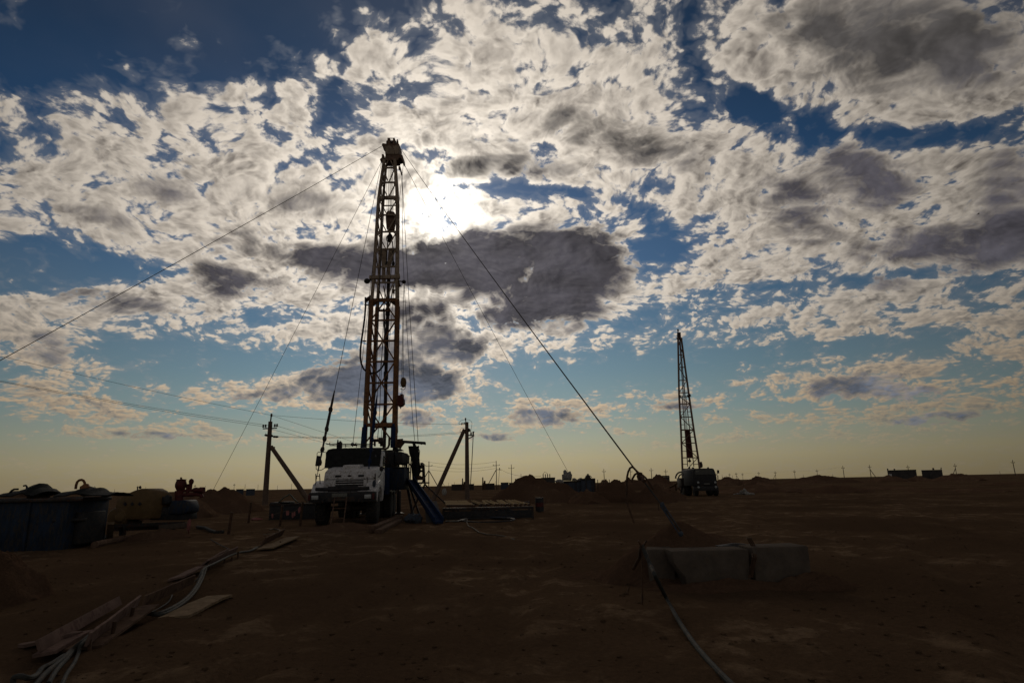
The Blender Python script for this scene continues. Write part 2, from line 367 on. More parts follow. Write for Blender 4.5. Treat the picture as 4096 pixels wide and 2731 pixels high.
M = dict(
 white=mat('white_paint', (.55,.52,.505), .45, var=.16, stain=(.20,.15,.11), stain_amt=.42, bump=.03),
 black=mat('black_paint', (.022,.022,.024), .6, var=.3, stain=(.05,.035,.025)),
 tarp=mat('black_tarp', (.014,.014,.013), .85, var=.3, bump=.4, bscale=9),
 rubber=mat('tyre_rubber', (.02,.02,.02), .9, var=.3, stain=(.07,.05,.035), stain_amt=.5),
 steel=mat('dark_steel', (.035,.032,.03), .55, .35, stain=RUST),
 rustybar=mat('rusty_steel', (.075,.04,.022), .75, .1, var=.4, stain=(.03,.018,.012)),
 ochre=mat('ochre_paint', (.185,.080,.030), .6, var=.25, stain=(.07,.035,.02), stain_amt=.45, scale=3),
 cream=mat('cream_paint', (.30,.225,.16), .6, var=.2, stain=(.10,.055,.03), stain_amt=.4, scale=3),
 crown=mat('crown_paint', (.16,.10,.07), .65, var=.25, stain=RUST),
 blue=mat('blue_paint', (.010,.024,.066), .85, spec=.1, var=.25, stain=(.03,.025,.02), stain_amt=.4),
 navy=mat('tank_blue', (.010,.019,.036), .65, var=.4, stain=(.035,.028,.022), stain_amt=.55, stretch=(1,1,.35)),
 faded=mat('faded_blue', (.040,.050,.066), .8, var=.25, stain=(.06,.04,.03), stain_amt=.4),
 green=mat('green_tarp', (.015,.035,.022), .8, var=.3, bump=.4, bscale=9),
 yellow=mat('yellow_guard', (.115,.070,.028), .6, var=.2, stain=(.10,.06,.03), stain_amt=.4, scale=4),
 red=mat('red_paint', (.075,.014,.012), .55, var=.3, stain=(.05,.02,.015), stain_amt=.4),
 wood=mat('raw_wood', (.10,.062,.042), .95, spec=.02, var=.3, scale=5, bump=.3, bscale=22, stretch=(1,1,1), stain=(.07,.04,.03)),
 palewood=mat('pale_wood', (.20,.14,.085), .95, spec=.02, var=.25, scale=5, bump=.3, bscale=22, stain=(.12,.08,.05)),
 pinkwood=mat('pinkish_board', (.15,.098,.078), .95, spec=.02, var=.22, scale=4, bump=.25, bscale=22, stain=(.10,.06,.05)),
 concrete=mat('concrete', (.09,.071,.056), .95, spec=.02, var=.22, scale=4, bump=.35, bscale=28, stain=(.10,.075,.055), stain_amt=.45),
 polec=mat('pole_concrete', (.11,.075,.055), .9, var=.2, scale=3, bump=.1),
 cable=mat('cable_sheath', (.032,.031,.027), .75, spec=.15, var=.25, stain=(.09,.06,.04), stain_amt=.4),
 palecable=mat('pale_hose', (.095,.078,.058), .8, spec=.15, var=.2, stain=(.09,.06,.04)),
 wire=mat('wire_rope', (.05,.04,.032), .6, .3, var=.2),
 pipe=mat('bright_pipe', (.26,.175,.075), .9, 0.0, spec=.02, var=.25, stain=(.15,.08,.03), stain_amt=.4),
 sack=mat('white_sack', (.25,.235,.21), .85, var=.25, bump=.5, bscale=10, stain=(.12,.09,.07)),
 glass=mat('dark_glass', (.02,.022,.025), .12, var=.1, bump=0, spec=.6),
 lens=mat('lamp_lens', (.30,.30,.29), .2, var=.15, bump=.1, spec=.6),
 plate=mat('plate_white', (.13,.125,.105), .6, var=.45, scale=30, bump=0),
 shed=mat('shed_wall', (.055,.048,.044), .9, var=.2, scale=.6),
 cloth=mat('torn_rag', (.26,.10,.09), .9, var=.35, scale=3),
 skin=mat('dark_feather', (.03,.027,.025), .9),
)
def dirt_mat(name, c0, c1, c2):
    m = bpy.data.materials.new(name); m.use_nodes = True; t = m.node_tree; b = NB(t); p = t.nodes['Principled BSDF']
    co = b.n('ShaderNodeNewGeometry').outputs['Position']
    mp = b.n('ShaderNodeMapping'); b.put(mp.inputs['Vector'], co); mp.inputs['Scale'].default_value = (1.0, .8, 1); cs = mp.outputs[0]
    big = b.noise(cs, .22, 6, .62); mid = b.noise(cs, 1.5, 7, .68, .25); fine = b.noise(co, 16, 5, .65); grit = b.noise(co, 70, 3, .6)
    c = b.mix(b.ss(big, .35, .68), (*c0, 1), (*c1, 1))
    f = b.m('MULTIPLY', b.ss(mid, .50, .62), b.ss(big, .45, .60))
    c = b.mix(f, c, (*c2, 1))
    c = b.mix(b.m('MULTIPLY', b.ss(fine, .25, .75), .55), c, b.mix(.5, c, (.02, .012, .008, 1)))
    c = b.mix(b.m('MULTIPLY', b.ss(grit, .64, .74), .5), c, (*c2, 1))
    b.put(p.inputs['Base Color'], c); p.inputs['Roughness'].default_value = 1.0; p.inputs['Specular IOR Level'].default_value = 0
    bp = b.n('ShaderNodeBump'); bp.inputs['Strength'].default_value = .9; bp.inputs['Distance'].default_value = .09
    b.put(bp.inputs['Height'], b.m('ADD', b.m('ADD', b.m('MULTIPLY', mid, 1.2), b.m('MULTIPLY', fine, .6)), b.m('MULTIPLY', grit, .2)))
    b.put(p.inputs['Normal'], bp.outputs[0]); return m
M['dirt'] = dirt_mat('dry_dirt', (.086,.053,.032), (.128,.080,.047), (.225,.15,.092))
M['heap'] = dirt_mat('heaped_dirt', (.098,.056,.035), (.128,.076,.048), (.17,.105,.064))

# ------------------------------------------------------------------ ground
RUTS = ((1.5, .62, -.2), (6.0, -.12, .9), (-1.2, .02, .25), (9.0, 1.1, -.6), (-2.5, -.06, -.05))
def gz(x, y):
    """height of the trampled ground; nearly level so that everything stands on it"""
    r = math.hypot(x, y); v = Vector((x, y, 0))
    a = mn.fractal(v*.16, 1.0, 2.0, 4)*.05 + mn.fractal(v*1.1+Vector((9, 3, 0)), 1.0, 2.0, 4)*.028
    if r < 40: a += mn.fractal(v*5.2, .9, 2.1, 3)*.015*max(0, 1-r/40)
    if 5 < r < 80 and y > 3:                       # wheel ruts pressed into the dirt
        for (x0, b1, b2) in RUTS:
            for o_ in (-.95, .95):
                d = x-(x0+b1*y+b2*y*y*.01+.5*math.sin(y*.13+x0)+o_); d /= 1+abs(b1)
                if abs(d) < .8: a += -.045*math.exp(-(d/.17)**2)+.024*math.exp(-((abs(d)-.34)/.12)**2)
    return a*min(1.0, max(.25, 60/(r+1)))
def build_ground():
    mb = MB(); rs = [0.6]
    while rs[-1] < 4500: rs.append(rs[-1]*(1.017 if rs[-1] < 70 else 1.07))
    angs = [R(-52)+R(104)*i/300 for i in range(301)] + [R(52)+R(256)*i/40 for i in range(1, 40)]
    n = len(angs); vs = [Vector((0, 0, gz(0, 0)))]; fs = []
    for r in rs:
        for a in angs:
            x, y = r*math.sin(a), r*math.cos(a); vs.append(Vector((x, y, gz(x, y) if r < 900 else 0)))
    for j in range(n): fs.append((0, 1+(j+1) % n, 1+j))
    for i in range(len(rs)-1):
        for j in range(n):
            k = (j+1) % n; fs.append((1+i*n+j, 1+i*n+k, 1+(i+1)*n+k, 1+(i+1)*n+j))
    mb.add(vs, fs); return obj('ground', mb, M['dirt'], kind='structure', origin=1)
build_ground()
def mound(cx, cy, rx, ry, h, label, seed, rot=0.0, group='dirt mounds on the plain', n=34, peak=(0, 0), rough=.22, pw=1.25):
    mb = MB(); P = []; cr, sr = math.cos(rot), math.sin(rot)
    for i in range(n+1):
        row = []
        for j in range(n+1):
            u, v = -1+2*i/n, -1+2*j/n
            w = Vector((u*1.6+seed*3.1, v*1.6-seed, 0)); edge = 1+.22*mn.noise(w*1.3)
            d = math.hypot(u-peak[0]*(1-abs(u)), v-peak[1]*(1-abs(v)))/edge
            k = max(0.0, 1-d)**pw if d < 1 else 0
            k = k*(1.0-.25*k)/.75
            k *= 1+rough*mn.fractal(w*2.2, 1, 2, 5)
            z = h*k + .02*mn.noise(w*9)*min(1, k*6)*min(3, h)
            x, y = cx+(u*rx)*cr-(v*ry)*sr, cy+(u*rx)*sr+(v*ry)*cr
            if d >= 1: z = -.10*min(1, (d-1)*4)-.02
            row.append(Vector((x, y, gz(x, y)+z)))
        P.append(row)
    vs = [p for r_ in P for p in r_]; N = n+1
    fs = [(i*N+j, (i+1)*N+j, (i+1)*N+j+1, i*N+j+1) for i in range(n) for j in range(n)]
    # closed underneath
    o = len(vs); vs += [Vector((p.x, p.y, -.35)) for p in vs[:]]
    ring = [i*N for i in range(n)] + [n*N+j for j in range(n)] + [i*N+n for i in range(n, 0, -1)] + [j for j in range(n, 0, -1)]
    for a, b_ in zip(ring, ring[1:]+ring[:1]): fs.append((a, b_, o+b_, o+a))
    fs += [(o+i*N+j+1, o+(i+1)*N+j+1, o+(i+1)*N+j, o+i*N+j) for i in range(n) for j in range(n)]
    mb.add(vs, fs); return obj('dirt_mound', mb, M['heap'], None, label, 'dirt mound', group)
# ------------------------------------------------------------------ main drilling rig
RY = 25.0
RX = at(1369, 1985, RY).x
HEAD = R(4.5); CH, SH = math.cos(HEAD), math.sin(HEAD)
def Lr(x, y, z): return Vector((RX+x*CH-y*SH, RY+x*SH+y*CH, z))
def LV(x, y, z): return Vector((x*CH-y*SH, x*SH+y*CH, z))
LM = Matrix.Rotation(HEAD, 3, 'Z')
def Z(zx, zy, Y): return at(1150+zx*.30608, 1650+zy*.30608, Y)
def rbx(mb, x0, x1, y0, y1, z0, z1): return mb.box(Lr((x0+x1)/2, (y0+y1)/2, (z0+z1)/2), (x1-x0, y1-y0, z1-z0), LM)
rig = thing('drilling_rig_truck', (RX, RY, 0), 'white bonneted truck carrying the tall rust and cream drilling mast', 'rig truck')
# chassis and front
c = MB(); rbx(c, -.48, -.30, .3, 9.6, .85, 1.12); rbx(c, .30, .48, .3, 9.6, .85, 1.12)
for y in (.5, 2.4, 4.0, 5.4, 6.6, 8.0, 9.5): rbx(c, -.30, .30, y, y+.14, .87, 1.10)
for y in (1.3, 6.1, 7.45): c.tube(Lr(-.95, y, .62), Lr(.95, y, .62), .10); c.ball(Lr(0, y, .62), .24, 10)
obj('chassis', c, M['steel'], rig)
b = MB(); rbx(b, -1.31, 1.31, .0, .30, .90, 1.29); bp = obj('bumper', b, M['black'], rig, bev=.03)
b = MB(); rbx(b, -.55, .50, -.03, .0, .93, 1.10); obj('step_plate', b, M['steel'], bp)
pl = MB(); rbx(pl, -.40, .19, -.035, -.003, 1.10, 1.245); obj('number_plate', pl, M['plate'], rig, bev=.008)
for s, x in ((-1, -1.06), (1, 1.00)):
    h = MB(); rbx(h, x-.135, x+.135, -.04, 0, 1.02, 1.18); hl = obj('headlight', h, M['lens'], rig, bev=.02)
    f = MB()
    for a in ((x-.165, x-.138, 1.0, 1.2), (x+.138, x+.165, 1.0, 1.2)): rbx(f, a[0], a[1], -.03, -.001, a[2], a[3])
    rbx(f, x-.138, x+.138, -.03, -.001, 1.183, 1.205); rbx(f, x-.138, x+.138, -.03, -.001, .995, 1.017)
    obj('bezel', f, M['black'], hl)
    k = MB(); xx = x+s*.215 ; rbx(k, xx-.045, xx+.045, -.03, 0, .99, 1.22); obj('marker_light', k, M['red'], rig, bev=.01)
b = MB(); b.path([Lr(-1.10, .22, 1.42), Lr(-.6, .16, 1.40), Lr(.55, .16, 1.40), Lr(1.02, .22, 1.42)], .075, 10); rbx(b, -.60, .55, .10, .30, 1.30, 1.52)
obj('crash_bar', b, M['black'], rig, bev=.015)
# fenders: white, sloping, with an arch
def fender(s):
    mb = MB(); ol = []
    for y, z in ((.34, 1.30), (.62, 1.62), (1.25, 1.76), (2.05, 1.70), (2.35, 1.35), (2.35, .95)): ol.append((y, z))
    for a in range(0, 9):
        t = math.pi*a/8; ol.append((1.33+.74*math.cos(t), .86+.60*math.sin(t)))
    ol.append((.36, .95))
    mb.prism([Lr(s*.84, y, z) for y, z in ol], LV(s*.47, 0, 0)); return mb
for s in (-1, 1): obj('fender', fender(s), M['white'], rig, bev=.035)
# hood, tapered and rounded
hd = MB(); sec = []
for y, w, z0, z1, r in ((.80, .98, 1.28, 2.02, .10), (.86, 1.05, 1.28, 2.18, .16), (1.3, 1.10, 1.30, 2.26, .18), (2.2, 1.15, 1.3, 2.34, .16)):
    row = [(-w, y, z0), (-w-.01, y, z1-.55)]
    for a in range(5):
        t = math.pi/2*a/4; row.append((-w+r*1.2*(1-math.cos(t))+.02, y, z1-r+r*math.sin(t)))
    row += [(-p[0], p[1], p[2]) for p in reversed(row)]
    sec.append(row)
vs = [p for r_ in sec for p in r_]; n = len(sec[0]); fs = []
for i in range(3): fs += [(i*n+j, i*n+j+1, (i+1)*n+j+1, (i+1)*n+j) for j in range(n-1)] + [(i*n+n-1, i*n, (i+1)*n, (i+1)*n+n-1)]
fs += [tuple(range(n)), tuple(range(3*n+n-1, 3*n-1, -1))]
hd.add([Lr(p[0]+.12, p[1], p[2]) for p in vs], fs); hood = obj('hood', hd, M['white'], rig)
HC = .12
b = MB(); b.prism([Lr(HC-.37, 1.0, 2.16), Lr(HC+.37, 1.0, 2.16), Lr(HC+.33, 1.0, 2.37), Lr(HC-.33, 1.0, 2.37)], LV(0, 1.15, .06)); obj('scoop', b, M['white'], hood, bev=.04)
g = MB(); rbx(g, HC-.56, HC+.56, .772, .80, 1.46, 1.76); gr = obj('grille', g, M['black'], rig)
for z in (1.50, 1.595, 1.69):
    k = MB(); rbx(k, HC-.57, HC+.57, .735, .768, z-.012, z+.014); obj('grille_bar', k, M['white'], gr)
for x in (-.47, .46):
    k = MB(); rbx(k, HC+x-.12, HC+x+.12, .775, .806, 1.885, 1.965); obj('hood_vent', k, M['black'], rig, bev=.01)
k = MB(); k.ball(Lr(HC-.02, .80, 1.925), .085, 14, (1, .22, .5)); obj('badge', k, M['steel'], rig)
k = MB(); rbx(k, HC-1.0, HC+1.02, .782, .797, 1.792, 1.806); obj('hood_seam', k, M['black'], hood)
# cab
cb = MB(); cab_ol = [(2.22, 1.25), (2.22, 2.30), (2.62, 3.0), (2.9, 3.05), (3.55, 3.05), (3.65, 2.9), (3.65, 1.25)]
cb.prism([Lr(-1.10, y, z) for y, z in cab_ol], LV(2.28, 0, 0)); cab = obj('cab', cb, M['white'], rig, bev=.07)
w = MB(); w.prism([Lr(1.181, y, z) for y, z in ((2.80, 2.25), (2.80, 2.55), (2.95, 2.82), (3.45, 2.82), (3.45, 2.25))], LV(.012, 0, 0)); obj('side_window', w, M['glass'], cab)
w = MB(); w.prism([Lr(1.181, y, z) for y, z in ((2.72, 1.45), (2.72, 2.18), (3.5, 2.18), (3.5, 1.45))], LV(.02, 0, 0)); dr = obj('door', w, M['white'], cab, bev=.008)
w = MB(); w.path([Lr(1.20, 3.25, 2.05), Lr(1.25, 3.25, 2.05), Lr(1.25, 3.40, 2.05), Lr(1.20, 3.40, 2.05)], .015); obj('handle', w, M['black'], dr)
# dark tarp lashed over the windscreen
P = []
for i in range(15):
    u = i/14; row = []
    for (y, z) in ((2.12, 2.30), (2.14, 2.42), (2.28, 2.66), (2.45, 2.95), (2.62, 3.14), (2.95, 3.19), (3.3, 3.17), (3.6, 3.14)):
        x = -1.22+2.37*u; q = Vector((x*1.7, y*2, z*2))
        e = .035*mn.noise(q*1.6)+(.10 if i == 0 else 0)*(-1 if z > 3 else 0)
        row.append(Lr(x+.03*mn.noise(q*3), y-.02+e, z+e*.6))
    P.append(row)
t = MB(); t.sheet(P, .02); obj('windscreen_cover', t, M['tarp'], rig)
t = MB(); t.prism([Z(500, 720, RY+2.2), Z(1165, 720, RY+2.2), Z(1160, 560, RY+2.4), Z(1120, 480, RY+2.6), Z(580, 470, RY+2.7), Z(500, 515, RY+2.6)], (0, .06, 0)); obj('windscreen', t, M['glass'], cab)
r = MB(); r.path([Z(500, 400, RY+2.6), Z(520, 412, RY+2.6), Z(760, 410, RY+2.6), Z(1130, 412, RY+2.6)], .022); r.path([Z(552, 388, RY+2.7), Z(552, 428, RY+2.7), Z(700, 430, RY+2.7), Z(1100, 430, RY+2.7)], .022)
for zx in (760, 900, 1020): r.tube(Z(zx, 412, RY+2.6), Z(zx, 450, RY+2.7), .018)
obj('roof_rail', r, M['steel'], rig)
k = MB(); a, b2 = Z(648, 470, RY+2.9), Z(706, 385, RY+2.9); k.bx(a.x, b2.x, RY+2.8, RY+3.05, a.z, b2.z); k.bar(Z(658, 390, RY+2.9), Z(658, 355, RY+2.9), .05); k.ball(Z(690, 385, RY+2.9), .06, 8); obj('roof_beacon', k, M['black'], rig)
k = MB(); k.ball(Z(850, 412, RY+2.9), .085, 12); k.tube(Z(850, 425, RY+2.9), Z(850, 445, RY+2.9), .03); obj('roof_lamp', k, M['lens'], rig)
k = MB(); k.ball(Z(893, 420, RY+2.9), .06, 10, (1.3, 1, .9), .5); k.tube(Z(880, 405, RY+2.9), Z(905, 392, RY+2.9), .012); obj('red_bundle', k, M['red'], rig)
# mirror
mr = MB(); mr.path([Z(497, 516, RY+2.1), Z(400, 514, RY+2.0), Z(387, 530, RY+2.0), Z(386, 560, RY+2.0), Z(376, 690, RY+2.05), Z(375, 700, RY+2.0), Z(374, 735, RY+2.0), Z(400, 752, RY+2.0), Z(440, 750, RY+2.0), Z(490, 718, RY+2.1)], .015)
mir = obj('mirror_arm', mr, M['steel'], rig)
k = MB(); k.bar(Z(404, 562, RY+2.0), Z(384, 697, RY+2.0), .15, .06, (0, 1, 0)); obj('mirror', k, M['black'], mir, bev=.02)
# side bits on the right front corner
k = MB(); k.tube(Z(1100, 800, RY+.9), Z(1100, 950, RY+.9), .02); k.tube(Z(1148, 800, RY+.9), Z(1148, 950, RY+.9), .02); k.tube(Z(1100, 850, RY+.9), Z(1148, 850, RY+.9), .016); obj('corner_rail', k, M['steel'], rig)
k = MB(); k.tube(Z(370, 797, RY+.6), Z(372, 940, RY+.6), .02); k.tube(Z(418, 797, RY+.6), Z(428, 940, RY+.6), .02); k.tube(Z(372, 828, RY+.6), Z(420, 828, RY+.6), .016); obj('corner_rail', k, M['steel'], rig)
k = MB(); k.ball(Z(1133, 925, RY+.5), .085, 12, (.9, .8, 1.7), .15); obj('hanging_bag', k, M['faded'], rig)
# wheels
def wheel(x, y, dual=False, rad=.62):
    for dx in ((0, .36) if dual else (0,)):
        s = 1 if x > 0 else -1; cx = x - s*dx; wd = .34 if dual else .44
        prof = [(rad*.55, -wd/2), (rad*.86, -wd/2), (rad*.97, -wd*.42), (rad, -wd*.25), (rad, wd*.25), (rad*.97, wd*.42), (rad*.86, wd/2), (rad*.55, wd/2)]
        mb = MB(); mb.lathe(prof, Lr(cx, y, rad-.03), 26, LV(1, 0, 0))
        for a in range(26):
            t = 2*math.pi*a/26; d = LV(0, math.cos(t), math.sin(t))
            mb.bar(Lr(cx-wd*.40, y, rad-.03)+d*rad, Lr(cx+wd*.40, y, rad-.03)+d*rad, .05, .03, d)
        wh = obj('wheel', mb, M['rubber'], rig)
        mb = MB(); mb.lathe([(.05, 0), (rad*.30, .02), (rad*.34, -.06), (rad*.50, -.10), (rad*.54, 0)], Lr(cx+s*wd*.36, y, rad-.03), 18, LV(s, 0, 0)); obj('rim', mb, M['steel'], wh)
for x in (-1.02, 1.02): wheel(x, 1.33)
for y in (6.1, 7.45):
    for x in (-1.08, 1.08): wheel(x, y, True)
# deck behind the cab: engine house, winch, cabinets
def pane(name, zx0, zx1, zy0, zy1, Y0, Y1, mt, bev=.02, par=None):
    a, b2 = Z(zx0, zy1, Y0), Z(zx1, zy0, Y0); mb = MB(); mb.bx(a.x, b2.x, Y0, Y1, a.z, b2.z); return obj(name, mb, mt, par or rig, bev=bev)
k = MB(); rbx(k, -1.15, 1.15, 4.25, 9.2, 1.14, 1.26); obj('deck', k, M['steel'], rig)
k = MB(); rbx(k, -1.05, .45, 4.35, 6.6, 1.28, 3.0); obj('engine_house', k, M['black'], rig, bev=.04)
cabn = pane('blue_cabinet', 1240, 1525, 712, 1010, RY+5.0, RY+6.3, M['navy'])
pane('cabinet_lip', 1380, 1535, 706, 722, RY+4.95, RY+6.35, M['black'], .01, cabn)
pane('tool_locker', 1232, 1310, 715, 1070, RY+4.3, RY+4.9, M['blue'])
pane('winch_house', 1262, 1392, 505, 735, RY+5.6, RY+7.2, M['black'])
wh = pane('winch_drum_cover', 1392, 1505, 505, 675, RY+5.4, RY+7.2, M['black'], .12)
k = MB(); k.prism([Z(1395, 500, RY+5.5), Z(1505, 492, RY+5.5), Z(1470, 470, RY+5.5), Z(1400, 475, RY+5.5)], (0, .5, 0)); obj('cover_flap', k, M['tarp'], wh)
pane('fuel_tank', 1320, 1505, 905, 1010, RY+5.2, RY+6.6, M['steel'], .06)
k = MB(); k.path([Z(1190, 480, RY+5), Z(1225, 470, RY+5), Z(1285, 474, RY+5), Z(1315, 455, RY+5), Z(1328, 420, RY+5), Z(1332, 318, RY+5)], .055, 10); obj('exhaust_pipe', k, M['rustybar'], rig)
k = MB(); k.tube(Z(1115, 362, RY+7), Z(1250, 362, RY+7), .08, 12); a, b2 = Z(1195, 405, RY+7), Z(1248, 328, RY+7); k.bx(a.x, b2.x, RY+6.8, RY+7.3, a.z, b2.z); k.bar(Z(1140, 440, RY+7), Z(1140, 362, RY+7), .10); k.bar(Z(1225, 440, RY+7), Z(1225, 400, RY+7), .12); obj('hydraulic_valve_block', k, M['steel'], rig, bev=.02)
k = MB(); k.prism([Z(1425, 345, RY+8), Z(1500, 338, RY+8), Z(1490, 362, RY+8), Z(1535, 372, RY+8), Z(1480, 440, RY+8), Z(1465, 470, RY+8), Z(1420, 450, RY+8)], (0, .35, 0)); obj('control_hopper', k, M['rustybar'], rig)
k = MB(); k.bar(Z(1215, 520, RY+4.4), Z(1218, 1000, RY+4.4), .08); k.bar(Z(1255, 515, RY+4.5), Z(1255, 720, RY+4.5), .07); k.bar(Z(1205, 560, RY+4.4), Z(1262, 560, RY+4.5), .06); k.bar(Z(1205, 640, RY+4.4), Z(1262, 645, RY+4.5), .06); k.ball(Z(1235, 610, RY+4.6), .16, 10, (.9, .8, 1.3), .4); obj('pipe_frame', k, M['black'], rig)
each('hydraulic_hose', [lambda k: k.path([Z(1180, 545, RY+3.9), Z(1185, 515, RY+3.9), Z(1205, 512, RY+3.9), Z(1225, 520, RY+3.9)], .02), lambda k: k.path([Z(1270, 690, RY+5.2), Z(1300, 660, RY+5.2), Z(1390, 690, RY+5.2), Z(1440, 640, RY+5.2), Z(1455, 700, RY+5.2)], .035)], M['rubber'], rig)
k = MB(); k.bar(Z(1290, 700, RY+5), Z(1300, 520, RY+5), .10); obj('winch_post', k, M['steel'], rig)
each('tow_hook', [lambda k, x=x: (k.path([Lr(x, .02, 1.0), Lr(x, -.10, 1.0), Lr(x, -.10, .92), Lr(x, .0, .90)], .025)) for x in (-.72, .66)], M['steel'], rig)
k = MB(); rbx(k, HC+1.02, HC+1.06, 1.0, 2.0, 1.72, 1.75); k.path([Lr(1.16, 1.35, 1.76), Lr(1.32, 1.30, 2.0), Lr(1.33, 1.30, 2.16)], .015); k.ball(Lr(1.33, 1.30, 2.2), .09, 8, (1, .5, 1.3)); obj('fender_mirror', k, M['black'], rig)
# right rear work platform
PY = RY+6.8
k = MB(); a, b2 = Z(1520, 930, PY), Z(1800, 905, PY); k.bx(a.x-.35, b2.x, PY-.1, PY+1.6, a.z, b2.z); plat = obj('work_platform', k, M['rustybar'], rig)
def rails(name, lst, par, r=.032):
    mb = MB()
    for p in lst: mb.path(p, r, 6)
    return obj(name, mb, M['steel'], par)
rails('handrail', [[Z(1508, 705, PY), Z(1510, 515, PY), Z(1533, 528, PY), Z(1528, 700, PY)], [Z(1495, 600, PY), Z(1530, 605, PY), Z(1560, 640, PY), Z(1610, 680, PY)],
   [Z(1560, 905, PY), Z(1562, 540, PY), Z(1618, 578, PY), Z(1600, 905, PY)], [Z(1588, 560, PY), Z(1584, 905, PY)], [Z(1562, 640, PY), Z(1612, 690, PY)], [Z(1545, 610, PY), Z(1590, 905, PY)], [Z(1530, 690, PY), Z(1552, 905, PY)],
   [Z(1535, 625, PY), Z(1560, 760, PY), Z(1570, 905, PY)], [Z(1555, 760, PY), Z(1612, 785, PY)]], plat)
rails('handrail', [[Z(1745, 690, PY+.5), Z(1768, 655, PY+.5), Z(1785, 672, PY+.5), Z(1797, 905, PY+.5)], [Z(1765, 690, PY+.5), Z(1770, 905, PY+.5)], [Z(1778, 680, PY+.5), Z(1783, 905, PY+.5)],
   [Z(1740, 755, PY+.5), Z(1790, 752, PY+.5)], [Z(1740, 768, PY+.5), Z(1790, 766, PY+.5)]], plat)
pane('driller_panel', 1735, 1765, 650, 730, PY+.3, PY+.6, M['steel'])
k = MB(); k.tube(Z(1715, 830, PY), Z(1715, 880, PY), .10, 12); k.path([Z(1700, 840, PY), Z(1730, 820, PY), Z(1742, 830, PY), Z(1728, 850, PY)], .03); k.bx(Z(1690, 0, PY).x, Z(1780, 0, PY).x, PY, PY+.5, Z(0, 915, PY).z, Z(0, 868, PY).z); obj('hand_winch', k, M['rustybar'], plat)
# canvas wrapped column and the top beam
P = []
for i, (zl, zr, zy) in enumerate(((1577, 1722, 436), (1582, 1718, 470), (1590, 1722, 530), (1608, 1724, 580), (1625, 1728, 640), (1618, 1738, 700), (1622, 1745, 770), (1628, 1722, 815), (1630, 1705, 860), (1640, 1700, 935))):
    row = []
    for j in range(9):
        u = j/8; y = PY+.5-.28*math.sin(math.pi*u)+.05*mn.noise(Vector((j*1.3, i*.8, 2)))
        row.append(Z(zl+(zr-zl)*u, zy+4*mn.noise(Vector((j, i, 0))), y))
    P.append(row)
t = MB(); t.sheet(P, .05); obj('canvas_screen', t, M['tarp'], plat)
k = MB(); k.bar(Z(1655, 930, PY+.75), Z(1660, 420, PY+.75), .16); obj('screen_post', k, M['steel'], plat)
k = MB(); k.bar(Z(1500, 378, PY+.5), Z(1800, 398, PY+.5), .11, .14)
for zx in (1640, 1750, 1800): k.bar(Z(zx, 372+ (zx-1500)*.05, PY+.5), Z(zx, 405+(zx-1500)*.05, PY+.5), .06)
k.bar(Z(1655, 395, PY+.5), Z(1655, 450, PY+.7), .14); k.path([Z(1712, 425, PY+.5), Z(1715, 470, PY+.5), Z(1728, 500, PY+.5), Z(1720, 600, PY+.5)], .018)
obj('tool_beam', k, M['black'], rig)
# struts under the platform
k = MB(); gA = gnd(1150+2010*.306, 1650+1200*.306); 
k.bar(Z(1790, 930, PY+.3), Vector((RX+3.9, PY+.4, .0)), .07); k.bar(Z(1800, 925, PY+.4), Vector((RX+1.5, PY+.4, 0.0)), .08); k.bar(Z(1560, 930, PY), Vector((RX+1.72, PY, 0)), .12); k.bar(Z(1590, 930, PY+1.2), Vector((RX+1.85, PY+1.2, 0)), .10)
obj('platform_strut', k, M['steel'], plat)
# rear frame and jacks that carry the mast
MYB = RY+8.6                                    # depth of the near face of the mast foot

# ---- the mast
SX, SY = .44643, .44643                           # region print -> photograph
def Rg3(zx, zy): return 1350+zx*SX, 1100+zy*SY
def Rg2(zx, zy): return 1350+zx*.42105, 520+zy*.42092
A0 = at(1517, 1772, MYB); A1 = at(1558, 640, MYB+1.15)   # axis of the near face, foot and head
FX = A0.x
def Lf(x, y, z): return Vector((FX+x, RY+y, z))
k = MB()
for s in (-1, 1):
    k.bar(Lf(s*.75, 7.6, 1.2), Lf(s*.85, 8.75, 3.5), .22); k.bar(Lf(s*.85, 8.75, 1.1), Lf(s*.85, 8.75, 3.9), .24); k.bar(Lf(s*.85, 9.7, 1.1), Lf(s*.80, 9.4, 3.6), .16)
    k.tube(Lf(s*.95, 9.55, 0), Lf(s*.95, 9.55, 1.25), .12, 12); k.lathe([(.30, 0), (.30, .05), (.14, .1)], Lf(s*.95, 9.55, 0), 16)
k.bar(Lf(-.85, 8.75, 3.3), Lf(.85, 8.75, 3.3), .2); k.bar(Lf(-.85, 8.75, 1.6), Lf(.85, 8.75, 1.6), .2)
obj('mast_frame', k, M['steel'], rig, bev=.01)
def axis(pyv):                                  # point of the near face axis seen at that picture height
    lo, hi = -.2, 1.3
    for _ in range(40):
        t = (lo+hi)/2; p = A0.lerp(A1, t) if 0 <= t <= 1 else A0+(A1-A0)*t
        q = p-CAM; yy = PH/2-FPX*q.dot(UPV)/q.dot(FWD)
        if yy > pyv: lo = t
        else: hi = t
    return A0+(A1-A0)*t
def widths(pyv):                                 # half width of near face, depth of mast
    tab = ((1780, .80, 1.55), (1190, .745, 1.40), (1130, .70, 1.30), (800, .60, 1.10), (640, .34, .62), (600, .32, .6))
    for (y0, a, b_), (y1, c_, d) in zip(tab, tab[1:]):
        if pyv >= y1:
            u = (y0-pyv)/(y0-y1); u = max(0, min(1, u)); return a+(c_-a)*u, b_+(d-b_)*u
    return tab[-1][1:]
def mp(u, v, pyv):
    a = axis(pyv); hw, dp = widths(pyv); return a+Vector((u*hw*(1-.26*v if u > 0 else 1), v*dp, 0))
y3 = lambda zy: 1100+zy*SY
